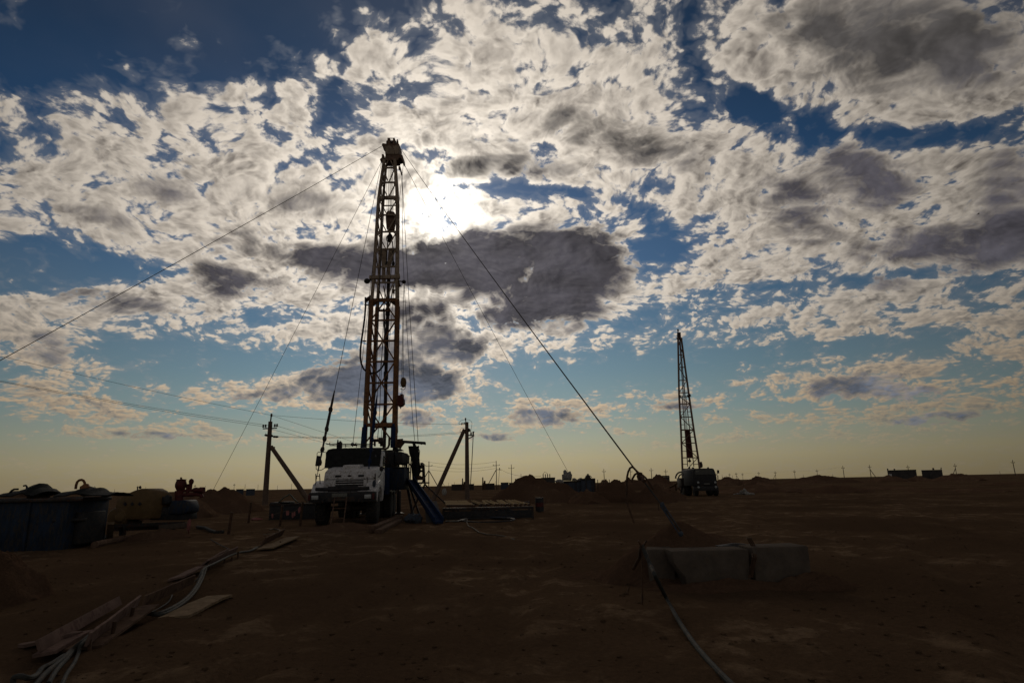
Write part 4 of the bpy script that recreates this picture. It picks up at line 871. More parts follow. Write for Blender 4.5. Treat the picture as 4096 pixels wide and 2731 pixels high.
for px, py, lb, kw in [
 (*R5(1682, 300), 'far pole with crossarm right of the blue container', {}), (*R5(1932, 303), 'far pole seen through the loose wire rope loops', {}),
 (*R5(2127, 290), 'far pole left of the long low shed near the second rig', {}), (*R5(2263, 303), 'far pole rising above the long low shed', {}),
 (*R5(903, 340), 'short far pole with strut above the grey trailer', dict(strut=1, arm=False)),
 (*A4p(655, 235), 'far pole touching the second rig truck mirror', dict(arm=False)), (*A4p(700, 230), 'far leaning pole pair just right of the second rig truck', dict(strut=1, arm=False)),
 (*A4p(748, 238), 'thin far pole second right of the second rig truck', dict(arm=False)), (*A4p(787, 222), 'far pole left of the pole with right hand strut', {}),
 (*A4p(822, 235), 'faint thin far pole beside the pole with right hand strut', dict(arm=False)),
 (*A4p(865, 212), 'far pole with a long strut leaning to its right', dict(strut=1)), (*A4p(940, 220), 'far pole standing where the right hand strut ends', {}),
 (*A4p(1130, 205), 'far pole above the first bump of the right dirt bank', {}), (*A4p(1325, 197), 'far pole with strut on its left above the dirt bank', dict(strut=-1)),
 (*A4p(1550, 183), 'far pole midway between second rig truck and the brick sheds', {}), (*A4p(1655, 228), 'tiny distant pole midway to the brick sheds', dict(arm=False)),
 (*A4p(1815, 175), 'far pole left of the tallest far right pole', {}), (*A4p(2000, 220), 'tiny distant pole before the brick sheds', dict(arm=False)),
 (*A4p(2120, 133), 'tall slanting far pole before the double strutted pole', {}),
 (*A1p(262, 275), 'double far pole with right strut left of the brick sheds', dict(strut=1)), (*A1p(780, 280), 'far pole poking up behind the larger brick shed', {}),
 (*A1p(1416, 260), 'far pole with left strut right of the smaller brick shed', dict(strut=-1)), (*A1p(2022, 350), 'tiny distant pole near the right frame edge', dict(arm=False)),
 (*A1p(2197, 208), 'rightmost pole of the picture, slanting at the frame edge', {}),
 (*R4(990, 252), 'leftmost far pole, just right of the bent pipe on the tank', {}), (*R4(1200, 275), 'far pole between the tank and the yellow guard', dict(arm=False)),
 (*R4(1440, 247), 'far pole rising behind the top of the yellow guard', {}), (*R4(1525, 252), 'far pole behind the right shoulder of the yellow guard', dict(arm=False)),
 (*R4(2040, 238), 'far pole above the red pump manifold valve', {}), (*R4(2148, 240), 'far pole between the red manifold and the thin guy wire', dict(arm=False)),
 (*A6p(545, 205), 'far pole with lamp arm right of the thin guy wire foot', {}), (*A6p(790, 200), 'far pole halfway to the tall left pole', dict(arm=False)), (*A6p(1080, 205), 'far pole close on the left of the tall left pole', dict(arm=False)),
 (*A6p(1515, 225), 'short far pole under the strut of the tall left pole', dict(arm=False)), (*A6p(1830, 188), 'far pole crossing under the strut of the tall left pole', dict(arm=False)),
 (*R3z(365, 1390), 'tiny lattice mast on the horizon left of the right pole', dict(strut=1, arm=False)), (*R3z(595, 1400), 'tiny distant pole on the horizon left of the right pole', dict(arm=False)),
 (*R3z(478, 1415), 'thin distant pole beside the tiny lattice mast', dict(arm=False)), (*R3z(990, 1405), 'thin distant pole just right of the right pole', dict(arm=False)), (*R3z(1422, 1380), 'thin distant pole close beside the strutted far pole', dict(arm=False))]:
    small_pole(px, py, lb, **kw)
wire('long faint wire along the far poles right of the second rig', [FAR['far pole with a long strut leaning to its right'], FAR['far pole with strut on its left above the dirt bank'], FAR['far pole midway between second rig truck and the brick sheds'], FAR['far pole left of the tallest far right pole'], FAR['tall slanting far pole before the double strutted pole']], .025, .4)

# ------------------------------------------------------------------ dirt mounds
def heap(pxa, pxb, ytop, D, label, seed, ry=None, **kw):
    a, b = at(pxa, 1950, D), at(pxb, 1950, D); h = at((pxa+pxb)/2, ytop, D).z
    rx = (b.x-a.x)/2*1.18; kw.setdefault('pw', .8); kw.setdefault('rough', .3); return mound((a.x+b.x)/2, D, rx, ry or rx*.6, h, label, seed, **kw)
heap(1960, 2330, 1905, 50, 'large brown dirt mound behind the pipe rack', 3, peak=(-.05, 0), pw=.95)
heap(2360, 2560, 1926, 47, 'rounded dirt mound right of the blue container', 5, pw=.8)
heap(2540, 2690, 1940, 44, 'low dirt mound beneath the loose rope loops', 6, pw=.8)
heap(2280, 2420, 1962, 46, 'dirt spill joining the large mound and the rounded mound', 28, ry=2.5, pw=.8)
heap(2620, 2720, 1950, 50, 'dark dirt bank beside the second rig awning', 29, ry=3, pw=.8)
heap(2440, 2700, 1917.5, 112, 'long dark earth bank behind the rope loops', 36, ry=5, group='far mounds', pw=.6)
heap(2390, 2450, 1917, 130, 'small far mound on the horizon right of the blue container', 7, group='far mounds')
heap(2470, 2560, 1914, 130, 'far mound with a bent pipe on top', 8, group='far mounds')
heap(2890, 3210, 1933, 72, 'wide low dirt bank right of the second rig truck', 9, ry=5)
heap(3230, 3440, 1940, 62, 'dirt mound below the far poles at right', 10, ry=4)
heap(3480, 3640, 1944, 75, 'low dirt mound in front of the larger brick shed', 11, ry=4)
heap(3650, 3800, 1955, 58, 'reddish dirt mound nearest below the brick sheds', 12, ry=3.5)
heap(3820, 3980, 1950, 55, 'broad dark mound low at the right', 13, ry=3.5)
heap(3960, 4110, 1928, 85, 'dirt mound at the right frame edge', 14, ry=4)
heap(3520, 3600, 1901, 165, 'mound burying the foot of the larger brick shed', 15, ry=8)
heap(3662, 3692, 1904, 160, 'small heap between the two brick sheds', 16, ry=6)
heap(3775, 3900, 1893, 150, 'mound right of the smaller brick shed', 17, ry=8)
heap(2980, 3100, 1904.5, 150, 'bump of dirt under the far poles right of the truck', 18, ry=5)
heap(3160, 3400, 1900.5, 170, 'long dirt bank on the horizon before the sheds', 19, ry=8)
heap(2850, 2985, 1908, 160, 'long low bank on the horizon behind the second rig', 20, ry=6)
heap(780, 1010, 1958, 42, 'dirt bank left of the tall pole holding a guy wire', 21, ry=4.0)
heap(560, 830, 1968, 36, 'dirt bank behind the yellow guarded mud pump', 22, ry=3.2)
heap(-60, 150, 2195, 9.2, 'reddish dirt pile at the left frame edge near the tank', 23, ry=.9, group='near dirt piles')
heap(560, 760, 2120, 20, 'low spoil ridge in front of the mud pump skid', 25, ry=1.0, group='near dirt piles')
heap(1240, 1520, 2090, 22.4, 'trampled dirt ramp under the front of the truck', 26, ry=.9, group='near dirt piles', pw=.8)
heap(2575, 2690, 1903, 140, 'far mound at the right end of the long low shed', 27, ry=5, group='far mounds')

# ------------------------------------------------------------------ far sheds, trailers and containers
def block(name, pxa, pxb, ytop, D, label, cat, depth=5.0, mt=None, bits=None, z0=-.2):
    a, b, t = at(pxa, ytop, D), at(pxb, ytop, D), None
    zt = at((pxa+pxb)/2, ytop, D).z; th = thing(name, ((a.x+b.x)/2, D+depth/2, 0), label, cat)
    obj('wall', one(lambda k: k.bx(a.x, b.x, D, D+depth, z0, zt)), mt or M['shed'], th)
    obj('roof', one(lambda k: k.bx(a.x-.05, b.x+.05, D-.1, D+depth+.1, zt, zt+.18)), M['black'], th, bev=.02)
    cx_ = (a.x+b.x)/2; tq = -math.atan2(cx_, D); th.rotation_euler = (0, 0, tq); th.scale = (math.cos(tq), 1, 1)
    th.location = (cx_-math.sin(tq)*depth/2, D+math.cos(tq)*depth/2, 0)
    return th, a, b, zt
t, a, b, zt = block('brick_shed', 3548, 3664, 1881, 190, 'larger flat roofed brick shed at far right behind dirt mounds', 'shed', 7)
obj('door', one(lambda k: k.bx(a.x+.25, a.x+1.2, 189.9, 190.0, 0, 2.1)), M['white'], t); obj('roof_vent', one(lambda k: (k.bx(a.x+2, a.x+2.5, 192, 192.5, zt+.22, zt+.6), k.bx(a.x, a.x+.4, 190, 190.4, zt+.2, zt+.7))), M['steel'], t)
t, a, b, zt = block('brick_shed', 3685, 3768, 1881, 190, 'smaller brick shed with roof box right of the larger shed', 'shed', 6)
obj('window', one(lambda k: k.bx(a.x+2.4, a.x+2.9, 189.9, 190.0, 1.2, 2.0)), M['glass'], t); obj('roof_box', one(lambda k: (k.bx(a.x+3.4, a.x+4.0, 191, 191.6, zt+.22, zt+.75), k.bar((b.x-.3, 190.3, zt+.2), (b.x-.1, 190.3, zt+.8), .3))), M['steel'], t)
t, a, b, zt = block('flat_shed', 2612, 2678, 1910, 150, 'long low shed with stepped roof left of the second rig', 'shed', 5)
obj('roof_step', one(lambda k: k.bx(a.x+1.5, b.x, 150, 154, zt+.22, zt+.5)), M['shed'], t)
t, a, b, zt = block('site_trailer', 2068, 2168, 1916, 118, 'grey site trailer half hidden behind the large dirt mound', 'trailer', 3, M['faded'])
obj('window', one(lambda k: [k.bx(a.x+x, a.x+x+.7, 117.95, 118.0, 1.2, 1.9) for x in (.4, 1.6)]), M['glass'], t)
t, a, b, zt = block('transformer_house', 2166, 2220, 1913, 112, 'low transformer house with insulator posts right of the trailer', 'hut', 3)
obj('bushing', one(lambda k: ([k.path([(a.x+x, 113, zt+.2), (a.x+x, 113, zt+.8)], .09, 6) for x in (.3, .7, 1.1, 1.5)], k.path([(a.x+.3, 113, zt+.8), (a.x+.6, 113, zt+1.2), (a.x+1.0, 113, zt+1.0), (a.x+1.1, 113, zt+.8)], .03, 5))), M['steel'], t)
for px0, px1, yt, D, lb in ((1806, 1854, 1939-.5, 190, 'dark flat container on the horizon left of the right pole'), (1876, 1896, 1937, 190, 'small dark hut just right of the right pole foot'), (1928, 1978, 1935, 190, 'long dark container under the strutted far pole'), (2003, 2034, 1931, 190, 'grey cabin right of the strutted far pole'), (2036, 2056, 1932, 190, 'small dark cabin under the plain far pole'),
  (2546, 2556, 1921, 190, 'small dark hut behind the rope loops'), (2559, 2578, 1920.5, 190, 'dark box hut between rope loops and long shed'), (945, 975, 1958, 170, 'pale flat tank roof on the horizon left of the tall pole'), (985, 1020, 1957.5, 170, 'dark flat container next to the pale tank roof')):
    block('site_hut', px0, px1, yt, D, lb, 'hut', 4, M['faded'] if 'pale' in lb or 'grey' in lb else M['steel'])
def stackp(px, y0, label, D=185):
    t = at(px, y0, D); obj('chimney_stack', one(lambda k: (k.path([(t.x, D, 0), (t.x, D, t.z)], .22, 8, .16), k.path([(t.x+.55, D, 0), (t.x+.55, D, t.z-1.0)], .28, 8), k.bar((t.x, D, t.z*.55), (t.x+.55, D, t.z*.55), .2))), M['rustybar'], None, label, 'chimney', 'twin stacks on the horizon')
stackp(1850, 1912, 'twin dark stacks just left of the right pole'); stackp(1931, 1908, 'twin stacks left of the strutted far pole'); stackp(2062, 1914, 'short twin stacks left of the dirt mound'); stackp(916, 1952, 'short stack on the horizon by the thin guy wire', 170)

# ------------------------------------------------------------------ blue container with sacks
DC = 54.0; PC = lambda a, b, dy=0: at(*A5p(a, b), DC+dy)
t = thing('blue_container', PC(980, 490), 'faded blue metal container box behind the dirt mound', 'container')
a, b = PC(885, 490), PC(1082, 282); obj('box_shell', one(lambda k: k.bx(a.x, b.x, DC, DC+2.2, -.1, b.z)), M['faded'], t, bev=.03)
obj('rim', one(lambda k: (k.bx(a.x-.05, b.x+.05, DC-.05, DC+.02, b.z-.12, b.z), k.bx(b.x-.05, b.x+.1, DC-.06, DC+.1, .6, b.z), [k.bx(x, x+.06, DC-.04, DC-.002, 0, b.z-.12) for x in (a.x+.4, a.x+.9, a.x+1.4, a.x+1.9, a.x+2.4)])), M['steel'], t)
a2, b2 = PC(600, 490), PC(883, 318); t2 = thing('blue_container', PC(740, 490), 'lower faded blue container carrying the white bulk sack', 'container')
obj('box_shell', one(lambda k: k.bx(a2.x, b2.x, DC+.2, DC+2.4, -.1, b2.z)), M['faded'], t2, bev=.03)
obj('rim', one(lambda k: (k.bx(a2.x-.04, b2.x, DC+.14, DC+.2, b2.z-.1, b2.z), [k.bx(a2.x+x, a2.x+x+.06, DC+.15, DC+.198, 0, b2.z-.1) for x in (.4, 1.1, 1.8, 2.5)])), M['steel'], t2)
def sack(k, ol, D, dp, seed=0):                     # a filled sack from its outline
    pts = [at(*A5p(*p), D) for p in ol]; cx = sum(p.x for p in pts)/len(pts); cz = sum(p.z for p in pts)/len(pts); L_ = []
    for y, s in ((-.5, .55), (-.42, .82), (-.2, .97), (0, 1), (.2, .97), (.42, .82), (.5, .55)):
        L_.append([Vector((cx+(p.x-cx)*s*(1+.03*mn.noise(Vector((i, y*5, seed)))), p.y+dp*(y+.5), cz+(p.z-cz)*s)) for i, p in enumerate(pts)])
    n = len(pts); fs = []
    for i in range(6): fs += [(i*n+j, i*n+(j+1) % n, (i+1)*n+(j+1) % n, (i+1)*n+j) for j in range(n)]
    fs += [tuple(range(n)), tuple(range(7*n-1, 6*n-1, -1))]; k.add([p for l in L_ for p in l], fs)
mesh('bulk_sack', M['sack'], 'big white bulk sack standing on the lower blue container', 'sack', None, lambda k: sack(k, ((590, 318), (585, 225), (610, 215), (608, 165), (630, 145), (645, 150), (652, 180), (690, 185), (705, 170), (725, 170), (728, 195), (748, 230), (742, 285), (735, 318)), DC+.6, 1.1))
mesh('dust_sheet', M['sack'], 'crumpled pale sheet left of the white bulk sack', 'sheet', None, lambda k: sack(k, ((470, 325), (510, 300), (560, 297), (600, 312), (620, 340), (600, 370), (540, 380), (490, 350)), DC-.6, .7, 2))
mesh('cement_bags', M['sack'], 'slumped sacks lying between the bulk sack and tall container', 'sack', None, lambda k: (sack(k, ((745, 320), (752, 280), (785, 276), (815, 295), (835, 318)), DC+.5, .9, 3), sack(k, ((815, 320), (840, 290), (870, 275), (895, 272), (900, 295), (882, 320)), DC+.5, .9, 4)))
mesh('tank_hatch', M['steel'], 'dark hatch valve on top of the tall blue container', 'valve', None, lambda k: (k.prism([PC(x, y, .4) for x, y in ((940, 284), (965, 235), (980, 230), (980, 212), (1000, 212), (1000, 228), (1012, 240), (1040, 284))], (0, .5, 0)), k.path([PC(1012, 235, .5), PC(1050, 270, .5)], .03)))

# ------------------------------------------------------------------ second rig
D3 = 58.0; Q = lambda a, b, dy=0: at(*B3(a, b), D3+dy)
r2 = thing('drilling_rig_truck', (Q(1290, 1400).x, D3, 0), 'dark cab over truck carrying the slim far mast', 'rig truck')
def sect(mb, ol, e): mb.prism([Q(*p) for p in ol], e)
sk = Vector((-.42, 1.9, 0))
k = MB(); sect(k, ((880, 420), (930, 402), (1180, 388), (1560, 388), (1610, 400), (1640, 440), (1712, 630), (1735, 800), (1740, 1040), (880, 1040), (865, 700)), sk); cab2 = obj('cab', k, M['black'], r2, bev=.06)
k = MB(); k.prism([Q(a, b, -.03) for a, b in ((925, 440), (1560, 425), (1665, 600), (1660, 610), (915, 625))], (0, .026, 0)); ws = obj('windscreen', k, M['glass'], cab2)
k = MB(); k.prism([Q(a, b, -.04) for a, b in ((940, 468), (1055, 462), (1060, 530), (950, 535))], (0, .008, 0)); obj('pass_card', k, M['plate'], ws)
k = MB(); k.prism([Q(1545, 475, -.04), Q(1580, 475, -.04), Q(1605, 590, -.04), Q(1570, 590, -.04)], (0, .008, 0)); obj('painted_glint', k, M['faded'], ws)  # pale pane laid on the windscreen as a painted sun glint
k = MB(); p0 = Q(878, 640); k.prism([Q(868, 650, .2), Q(862, 1030, .2), Q(862, 1030, .2)+sk*.7, Q(868, 650, .2)+sk*.7], (-.03, 0, 0)); obj('door', k, M['ochre'], cab2)
k = MB(); k.prism([Q(880, 460, .25), Q(872, 630, .25), Q(872, 630, .25)+sk*.6, Q(880, 460, .25)+sk*.6], (-.035, 0, 0)); obj('side_window', k, M['lens'], cab2)
k = MB(); a, b = Q(880, 1230), Q(1760, 1040); k.bx(a.x, b.x, D3-.12, D3+.25, a.z, b.z); bp2 = obj('bumper', k, M['black'], r2, bev=.04)
for x, y in ((1035, 915), (1665, 910), (1050, 1090), (1690, 1080)):
    k = MB(); k.lathe([(.02, 0), (.11, .0), (.10, .06), (.05, .085)], Q(x, y, -.0 if y < 1000 else -.12), 14, (0, -1, 0)); obj('headlight', k, M['lens'], r2)
k = MB(); a, b = Q(1255, 985), Q(1465, 935); k.bx(a.x, b.x, D3-.03, D3-.002, a.z, b.z); obj('number_plate', k, M['plate'], r2)
k = MB(); k.bar(Q(1772, 455, -.1), Q(1778, 575, -.1), .20, .06, (0, 1, 0)); m2 = obj('mirror', k, M['black'], r2, bev=.02)
k = MB(); k.path([Q(1765, 570, -.1), Q(1720, 620, 0), Q(1690, 600, .1)], .018); k.path([Q(1720, 640, .1), Q(1755, 650, .1), Q(1762, 810, .1)], .03); obj('mirror_arm', k, M['steel'], r2)
k = MB(); k.bar(Q(1380, 388, .6), Q(1425, 360, .6), .12); k.ball(Q(850, 395, 1.2), .13, 8); k.path([Q(825, 360, 1.2), Q(840, 400, 1.2)], .03); obj('roof_horn', k, M['black'], cab2)
for x0 in (900, 1640):
    k = MB(); c0 = Q(x0+60, 1400, .9); c0.z = .52; k.lathe([(.25, -.16), (.46, -.16), (.52, -.1), (.52, .1), (.46, .16), (.25, .16)], c0, 20, (1, 0, 0)); w = obj('wheel', k, M['rubber'], r2)
    k = MB(); k.lathe([(.05, -.1), (.26, -.12), (.28, .12), (.05, .1)], c0, 14, (1, 0, 0)); obj('rim', k, M['steel'], w)
for dy in (3.6, 4.9):
    for x0 in (690, 1480):
        k = MB(); c0 = Q(x0, 1400, dy); c0.z = .52; k.lathe([(.25, -.26), (.46, -.26), (.52, -.2), (.52, .2), (.46, .26), (.25, .26)], c0, 18, (1, 0, 0)); obj('wheel', k, M['rubber'], r2)
k = MB(); p, q = Q(1290, 1200, .2), Q(1000, 1200, 6.0); k.bar(Vector((p.x-.4, p.y, .85)), Vector((q.x-.4, q.y, .85)), .12, .25); k.bar(Vector((p.x+.4, p.y, .85)), Vector((q.x+.4, q.y, .85)), .12, .25); k.bar(Vector((p.x, p.y+2.2, 1.0)), Vector((q.x, q.y, 1.0)), 2.2, .14); obj('chassis', k, M['steel'], r2)
k = MB(); a, b = Q(650, 1050, 2.3), Q(800, 465, 2.3); k.bx(a.x, b.x, D3+2.3, D3+4.2, a.z, b.z); a, b = Q(612, 720, 2.6), Q(770, 420, 2.6); k.bx(a.x, b.x, D3+2.6, D3+3.8, a.z, b.z); k.tube(Q(718, 420, 3), Q(718, 380, 3), .06); k.ball(Q(718, 375, 3), .09, 8); k.path([Q(560, 560, 3), Q(600, 540, 3), Q(650, 560, 3)], .05); k.tube(Q(520, 545, 3), Q(660, 545, 3), .05); k.tube(Q(500, 605, 3), Q(660, 605, 3), .06); obj('winch_house', k, M['black'], r2, bev=.02)
a, b = Q(430, 1100, 3.4), Q(650, 740, 3.4); k = MB(); k.bx(a.x, b.x, D3+3.4, D3+5, a.z, b.z); k.bx(a.x+.2, b.x-.2, D3+3.3, D3+4.6, .1, a.z); obj('jack_frame', k, M['steel'], r2, bev=.03)
k = MB(); k.tube(Q(390, 1330, 4), Q(430, 1100, 4), .07); k.tube(Q(200, 1300, 3.6), Q(270, 1110, 3.6), .04); k.tube(Q(460, 1270, 3.6), Q(290, 1110, 3.6), .04); obj('jack', k, M['steel'], r2)
k = MB(); k.path([Q(a, b, 4) for a, b in ((205, 765), (215, 690), (245, 620), (300, 560), (360, 535), (420, 530))], .075, 8); k.path([Q(a, b, 4) for a, b in ((310, 765), (325, 700), (355, 650), (395, 620), (430, 612))], .065, 8); obj('hose_arch', k, M['black'], r2)
# its mast
D4 = D3+5.2; W6 = lambda a, b, dy=0: at(*R6(a, b), D4+dy)
Lx = ((105, 447), (180, 450), (640, 458), (930, 474), (1165, 483), (1300, 488)); Rx = ((105, 474), (165, 477), (630, 541), (930, 583), (1165, 620), (1260, 636))
def itp(tab, y):
    for (y0, a), (y1, b) in zip(tab, tab[1:]):
        if y <= y1: return a+(b-a)*(y-y0)/(y1-y0)
    return tab[-1][1]
def m2(u, v, y): 
    l, r = itp(Lx, y), itp(Rx, y); dp = .35+.9*min(1, max(0, (y-150)/900)); return W6((l+r)/2+u*(r-l)/2, y, v*dp)
k = MB(); ys = (150, 400, 640, 930, 1165, 1290)
for u in (-1, 1):
    for a, b in zip(ys, ys[1:]):
        k.bar(m2(u, 0, a), m2(u, 0, b), .16, .16, (0, 1, 0)); k.bar(m2(u*.99, 1, a), m2(u*.99, 1, b), .11, .11, (0, 1, 0))
mast2 = obj('mast_leg_frame', k, M['crown'], r2)
hs = (180, 295, 400, 510, 615, 648, 710, 820, 930, 1040, 1165, 1260)
k = MB()
for y in hs: k.bar(m2(-1, 0, y), m2(1, 0, y), .09 if y != 930 else .14, .08, (0, 1, 0))
for y in (775, 885, 990, 1110, 1220): k.bar(m2(-1, 0, y), m2(-.35, 0, y), .06); k.bar(m2(.3, 0, y), m2(1, 0, y), .06)
for u in (-.38, .33): k.bar(m2(u, 0, 640), m2(u, 0, 1240), .075, .075, (0, 1, 0))
for u in (-.2, .25): k.bar(m2(u, 0, 180), m2(u*.9, 0, 640), .06, .06, (0, 1, 0))
obj('cross_girt', k, M['crown'], mast2)
k = MB(); fl = 1
for a, b in ((180, 295), (295, 400), (400, 510), (510, 615), (648, 710), (710, 820), (820, 930), (930, 1040), (1040, 1165), (1165, 1300)):
    k.bar(m2(-fl*.95, 0, a), m2(fl*.95, 0, b), .065, .065, (0, 1, 0)); k.bar(m2(1, 0, a), m2(1, 1, b), .055); k.bar(m2(1, 0, b), m2(1, 1, b), .05); fl = -fl
obj('cross_brace', k, M['crown'], mast2)
k = MB(); k.prism([W6(a, b, .1) for a, b in ((443, 160), (443, 103), (472, 103), (476, 160))], (0, .12, 0)); k.prism([W6(a, b, .4) for a, b in ((443, 160), (447, 103), (452, 103), (452, 160))], (0, .3, 0)); k.bar(W6(440, 145, .1), W6(482, 170, .1), .25); k.tube(W6(449, 103, .2), W6(449, 95, .2), .05); k.ball(W6(449, 86, .2), .10, 8, (1, 1, 1.5)); obj('crown_block', k, M['steel'], mast2)
k = MB(); k.bar(W6(455, 648), W6(470, 648), .3); k.bar(m2(.9, -.1, 630), m2(1.1, -.1, 650), .3); k.ball(W6(642, 1225, .2), .2, 8, (1, 1, 1.6)); k.bar(W6(648, 1245, .3), W6(640, 1200, .3), .22); obj('hinge_block', k, M['steel'], mast2)
for z0, z1 in ((934, 1038), (1044, 1163)):
    k = MB(); k.prism([m2(-.42, .15, z0), m2(.30, .15, z0), m2(.28, .15, z1), m2(-.40, .15, z1)], (0, .08, 0)); obj('red_wind_sheet', k, M['red'], mast2)
k = MB(); k.path([W6(546, 1170, .3), W6(548, 1185, .3)], .06); k.ball(W6(547, 1192, .3), .15, 8, (1.2, .8, .9)); k.path([W6(549, 1195, .3), W6(551, 1250, .3)], .02); k.path([W6(465, 180, .3), W6(515, 925, .3)], .02); k.path([W6(470, 180, .3), W6(528, 925, .3)], .02); k.path([W6(468, 180, .4), W6(500, 620, .3), W6(522, 925, .3)], .016); obj('hook_line', k, M['wire'], mast2)
aw = thing('lean_to_awning', at(*R6(385, 1400), 57.5), 'sloping sheet awning on thin posts left of the second rig', 'awning')
t = MB(); P = []
for i in range(6):
    u = i/5; row = []
    for j in range(4): row.append(at(*R6(330+112*u, 1424-54*u+7*math.sin(math.pi*u)), 56.5+j*.8)+Vector((0, 0, -.05*j)))
    P.append(row)
t.sheet(P, .05); obj('roof_sheet', t, M['palewood'], aw); q0 = at(*R6(357, 1423), 57); obj('post', one(lambda k: k.tube(q0, Vector((q0.x, q0.y, -.1)), .06)), M['rustybar'], aw)
q0 = at(*R6(428, 1385), 58.5); obj('post', one(lambda k: k.tube(q0, Vector((q0.x, q0.y, -.1)), .06)), M['rustybar'], aw)
mesh('plastic_rubbish', M['sack'], 'white crumpled plastic rubbish on the ground right of the second rig', 'rubbish', None, lambda k: (k.ball(gnd(*A4p(965, 462))+Vector((0, 0, .2)), .40, 14, (1.0, .8, .75), .8, 1), k.ball(gnd(*A4p(1000, 462))+Vector((0, 0, .05)), .45, 12, (1.6, .8, .3), .8, 4), k.ball(gnd(*A4p(915, 462))+Vector((0, 0, .03)), .4, 12, (1.4, .8, .25), .8, 7)))
q0 = at(*B3(690, 1090), D3-.6); mesh('torn_rag', M['cloth'], 'pinkish torn rag on the ground by the second rig wheel', 'rag', None, lambda k: (k.ball(gnd(*B3(690, 1400)), .22, 10, (1.3, .8, .7), .7, 3)))
t = thing('bird', at(*reg(2696, 0, .6378)(1908, 1343), 90), 'small dark bird gliding in the upper right sky', 'bird'); c0 = Vector(t.location)
obj('body', one(lambda k: (k.path([c0+Vector((-.22, 0, -.03)), c0+Vector((-.10, 0, 0)), c0+Vector((.08, 0, .02)), c0+Vector((.2, 0, .03)), c0+Vector((.26, 0, .03))], .05, 8, rr=[.015, .05, .055, .035, .01]),
   k.add([c0+Vector(p) for p in ((-.05, 0, .02), (.08, 0, .03), (.16, -.05, .20), (.26, -.06, .36), (.10, -.05, .22), (-.06, -.02, .06), (-.05, .03, -.02), (.08, .03, -.01), (.05, .25, .06), (-.08, .42, .03), (-.10, .2, 0))], [(0, 1, 2, 4, 5), (2, 3, 4), (6, 10, 9, 8, 7)]))), M['skin'], t)
# ------------------------------------------------------------------ blue mud tank at the left
DT = 17.2; P4 = lambda a, b, Y: at(*R4(a, b), Y)
tx1, tz1 = P4(730, 388, DT).x, P4(600, 388, DT).z; tx0 = tx1-11.0
tank = thing('mud_tank', ((tx0+tx1)/2, DT+1.2, 0), 'long dark blue open mud tank at the left frame edge', 'tank')
obj('tank_wall', one(lambda k: k.bx(tx0, tx1, DT, DT+1.7, -.15, tz1)), M['navy'], tank, bev=.03)
obj('rim', one(lambda k: (k.bar((tx0-.05, DT-.03, tz1), (tx1+.35, DT-.03, tz1+.0), .10, .09), k.bar((tx1+.02, DT, tz1), (tx1+.02, DT+1.7, tz1), .09), k.bar((tx0, DT+1.7, tz1+.02), (tx1, DT+1.7, tz1+.02), .09))), M['steel'], tank, bev=.015)
each('wall_rib', [lambda k, x=x: k.bx(tx1-x, tx1-x+.09, DT-.06, DT-.002, -.1, tz1-.06) for x in (1.1, 2.3, 3.5, 4.7, 5.9, 7.1)], M['navy'], tank, bev=.015)
obj('side_duct', one(lambda k: (k.bx(tx1+.005, tx1+.20, DT+.3, DT+1.3, .1, .95), k.tube((tx1-.4, DT+.0, .75), (tx1+.3, DT+.32, .75), .05))), M['black'], tank, bev=.03)
def tarp_hump(zx0, zx1, pts, Y0, Y1, mt, label, seed, name='tarpaulin'):
    k = MB(); P = []
    for j in range(9):
        v = j/8; row = []
        for i, (zx, zy) in enumerate(pts):
            p = P4(zx, zy, Y0); f = math.sin(math.pi*(.12+.80*v)); q = Vector((p.x*2, v*3, seed))
            row.append(Vector((p.x+.04*mn.noise(q*2), Y0+(Y1-Y0)*v, tz1+.03+(p.z-tz1)*f+.03*mn.noise(q*3))))
        P.append(row)
    k.sheet(P, .03); return obj(name, k, mt, None, label, 'tarpaulin')
tarp_hump(0, 330, ((-60, 330), (0, 322), (70, 316), (130, 300), (190, 276), (215, 250), (262, 236), (275, 276), (310, 280), (330, 300), (350, 318)), DT+.2, DT+1.5, M['tarp'], 'dark tarpaulin heaped on the left end of the tank', 1)
tarp_hump(690, 910, ((560, 330), (690, 312), (730, 290), (775, 272), (810, 276), (830, 290), (890, 284), (908, 305), (940, 330), (1120, 335)), DT+.2, DT+1.4, M['tarp'], 'dark tarpaulin under the bent pipe on the tank', 2)
mesh('bent_pipe', M['ochre'], 'bent hook shaped pipe standing on top of the tank', 'pipe', None, lambda k: (k.path([P4(a, b, DT+.6) for a, b in ((790, 275), (797, 230), (808, 200), (828, 183), (852, 178), (873, 187), (886, 210), (887, 240), (887, 262))], .035, 8), k.ball(P4(887, 265, DT+.6), .13, 10, (.9, .9, 1.0), .3), k.bar(P4(880, 270, DT+.6), P4(905, 305, DT+.6), .08)))
mesh('metal_box', M['rustybar'], 'rusty square box standing on the tank near its left end', 'box', None, lambda k: (k.bx(P4(332, 0, DT+.8).x, P4(415, 0, DT+.8).x, DT+.8, DT+1.4, tz1-.02, P4(370, 263, DT+.8).z), k.path([P4(418, 300, DT+.8), P4(418, 258, DT+.8), P4(428, 258, DT+.8)], .02), k.path([P4(415, 265, DT+.8), P4(432, 305, DT+.8)], .02)), bev=.01)
mesh('suction_hose', M['black'], 'thin hose curling over the tarpaulin on the tank', 'hose', None, lambda k: (k.path([P4(a, b, DT+.5) for a, b in ((100, 318), (125, 290), (150, 277), (190, 276))], .03), k.path([P4(a, b, DT+.6) for a, b in ((245, 242), (270, 236), (281, 250), (279, 280))], .025)))
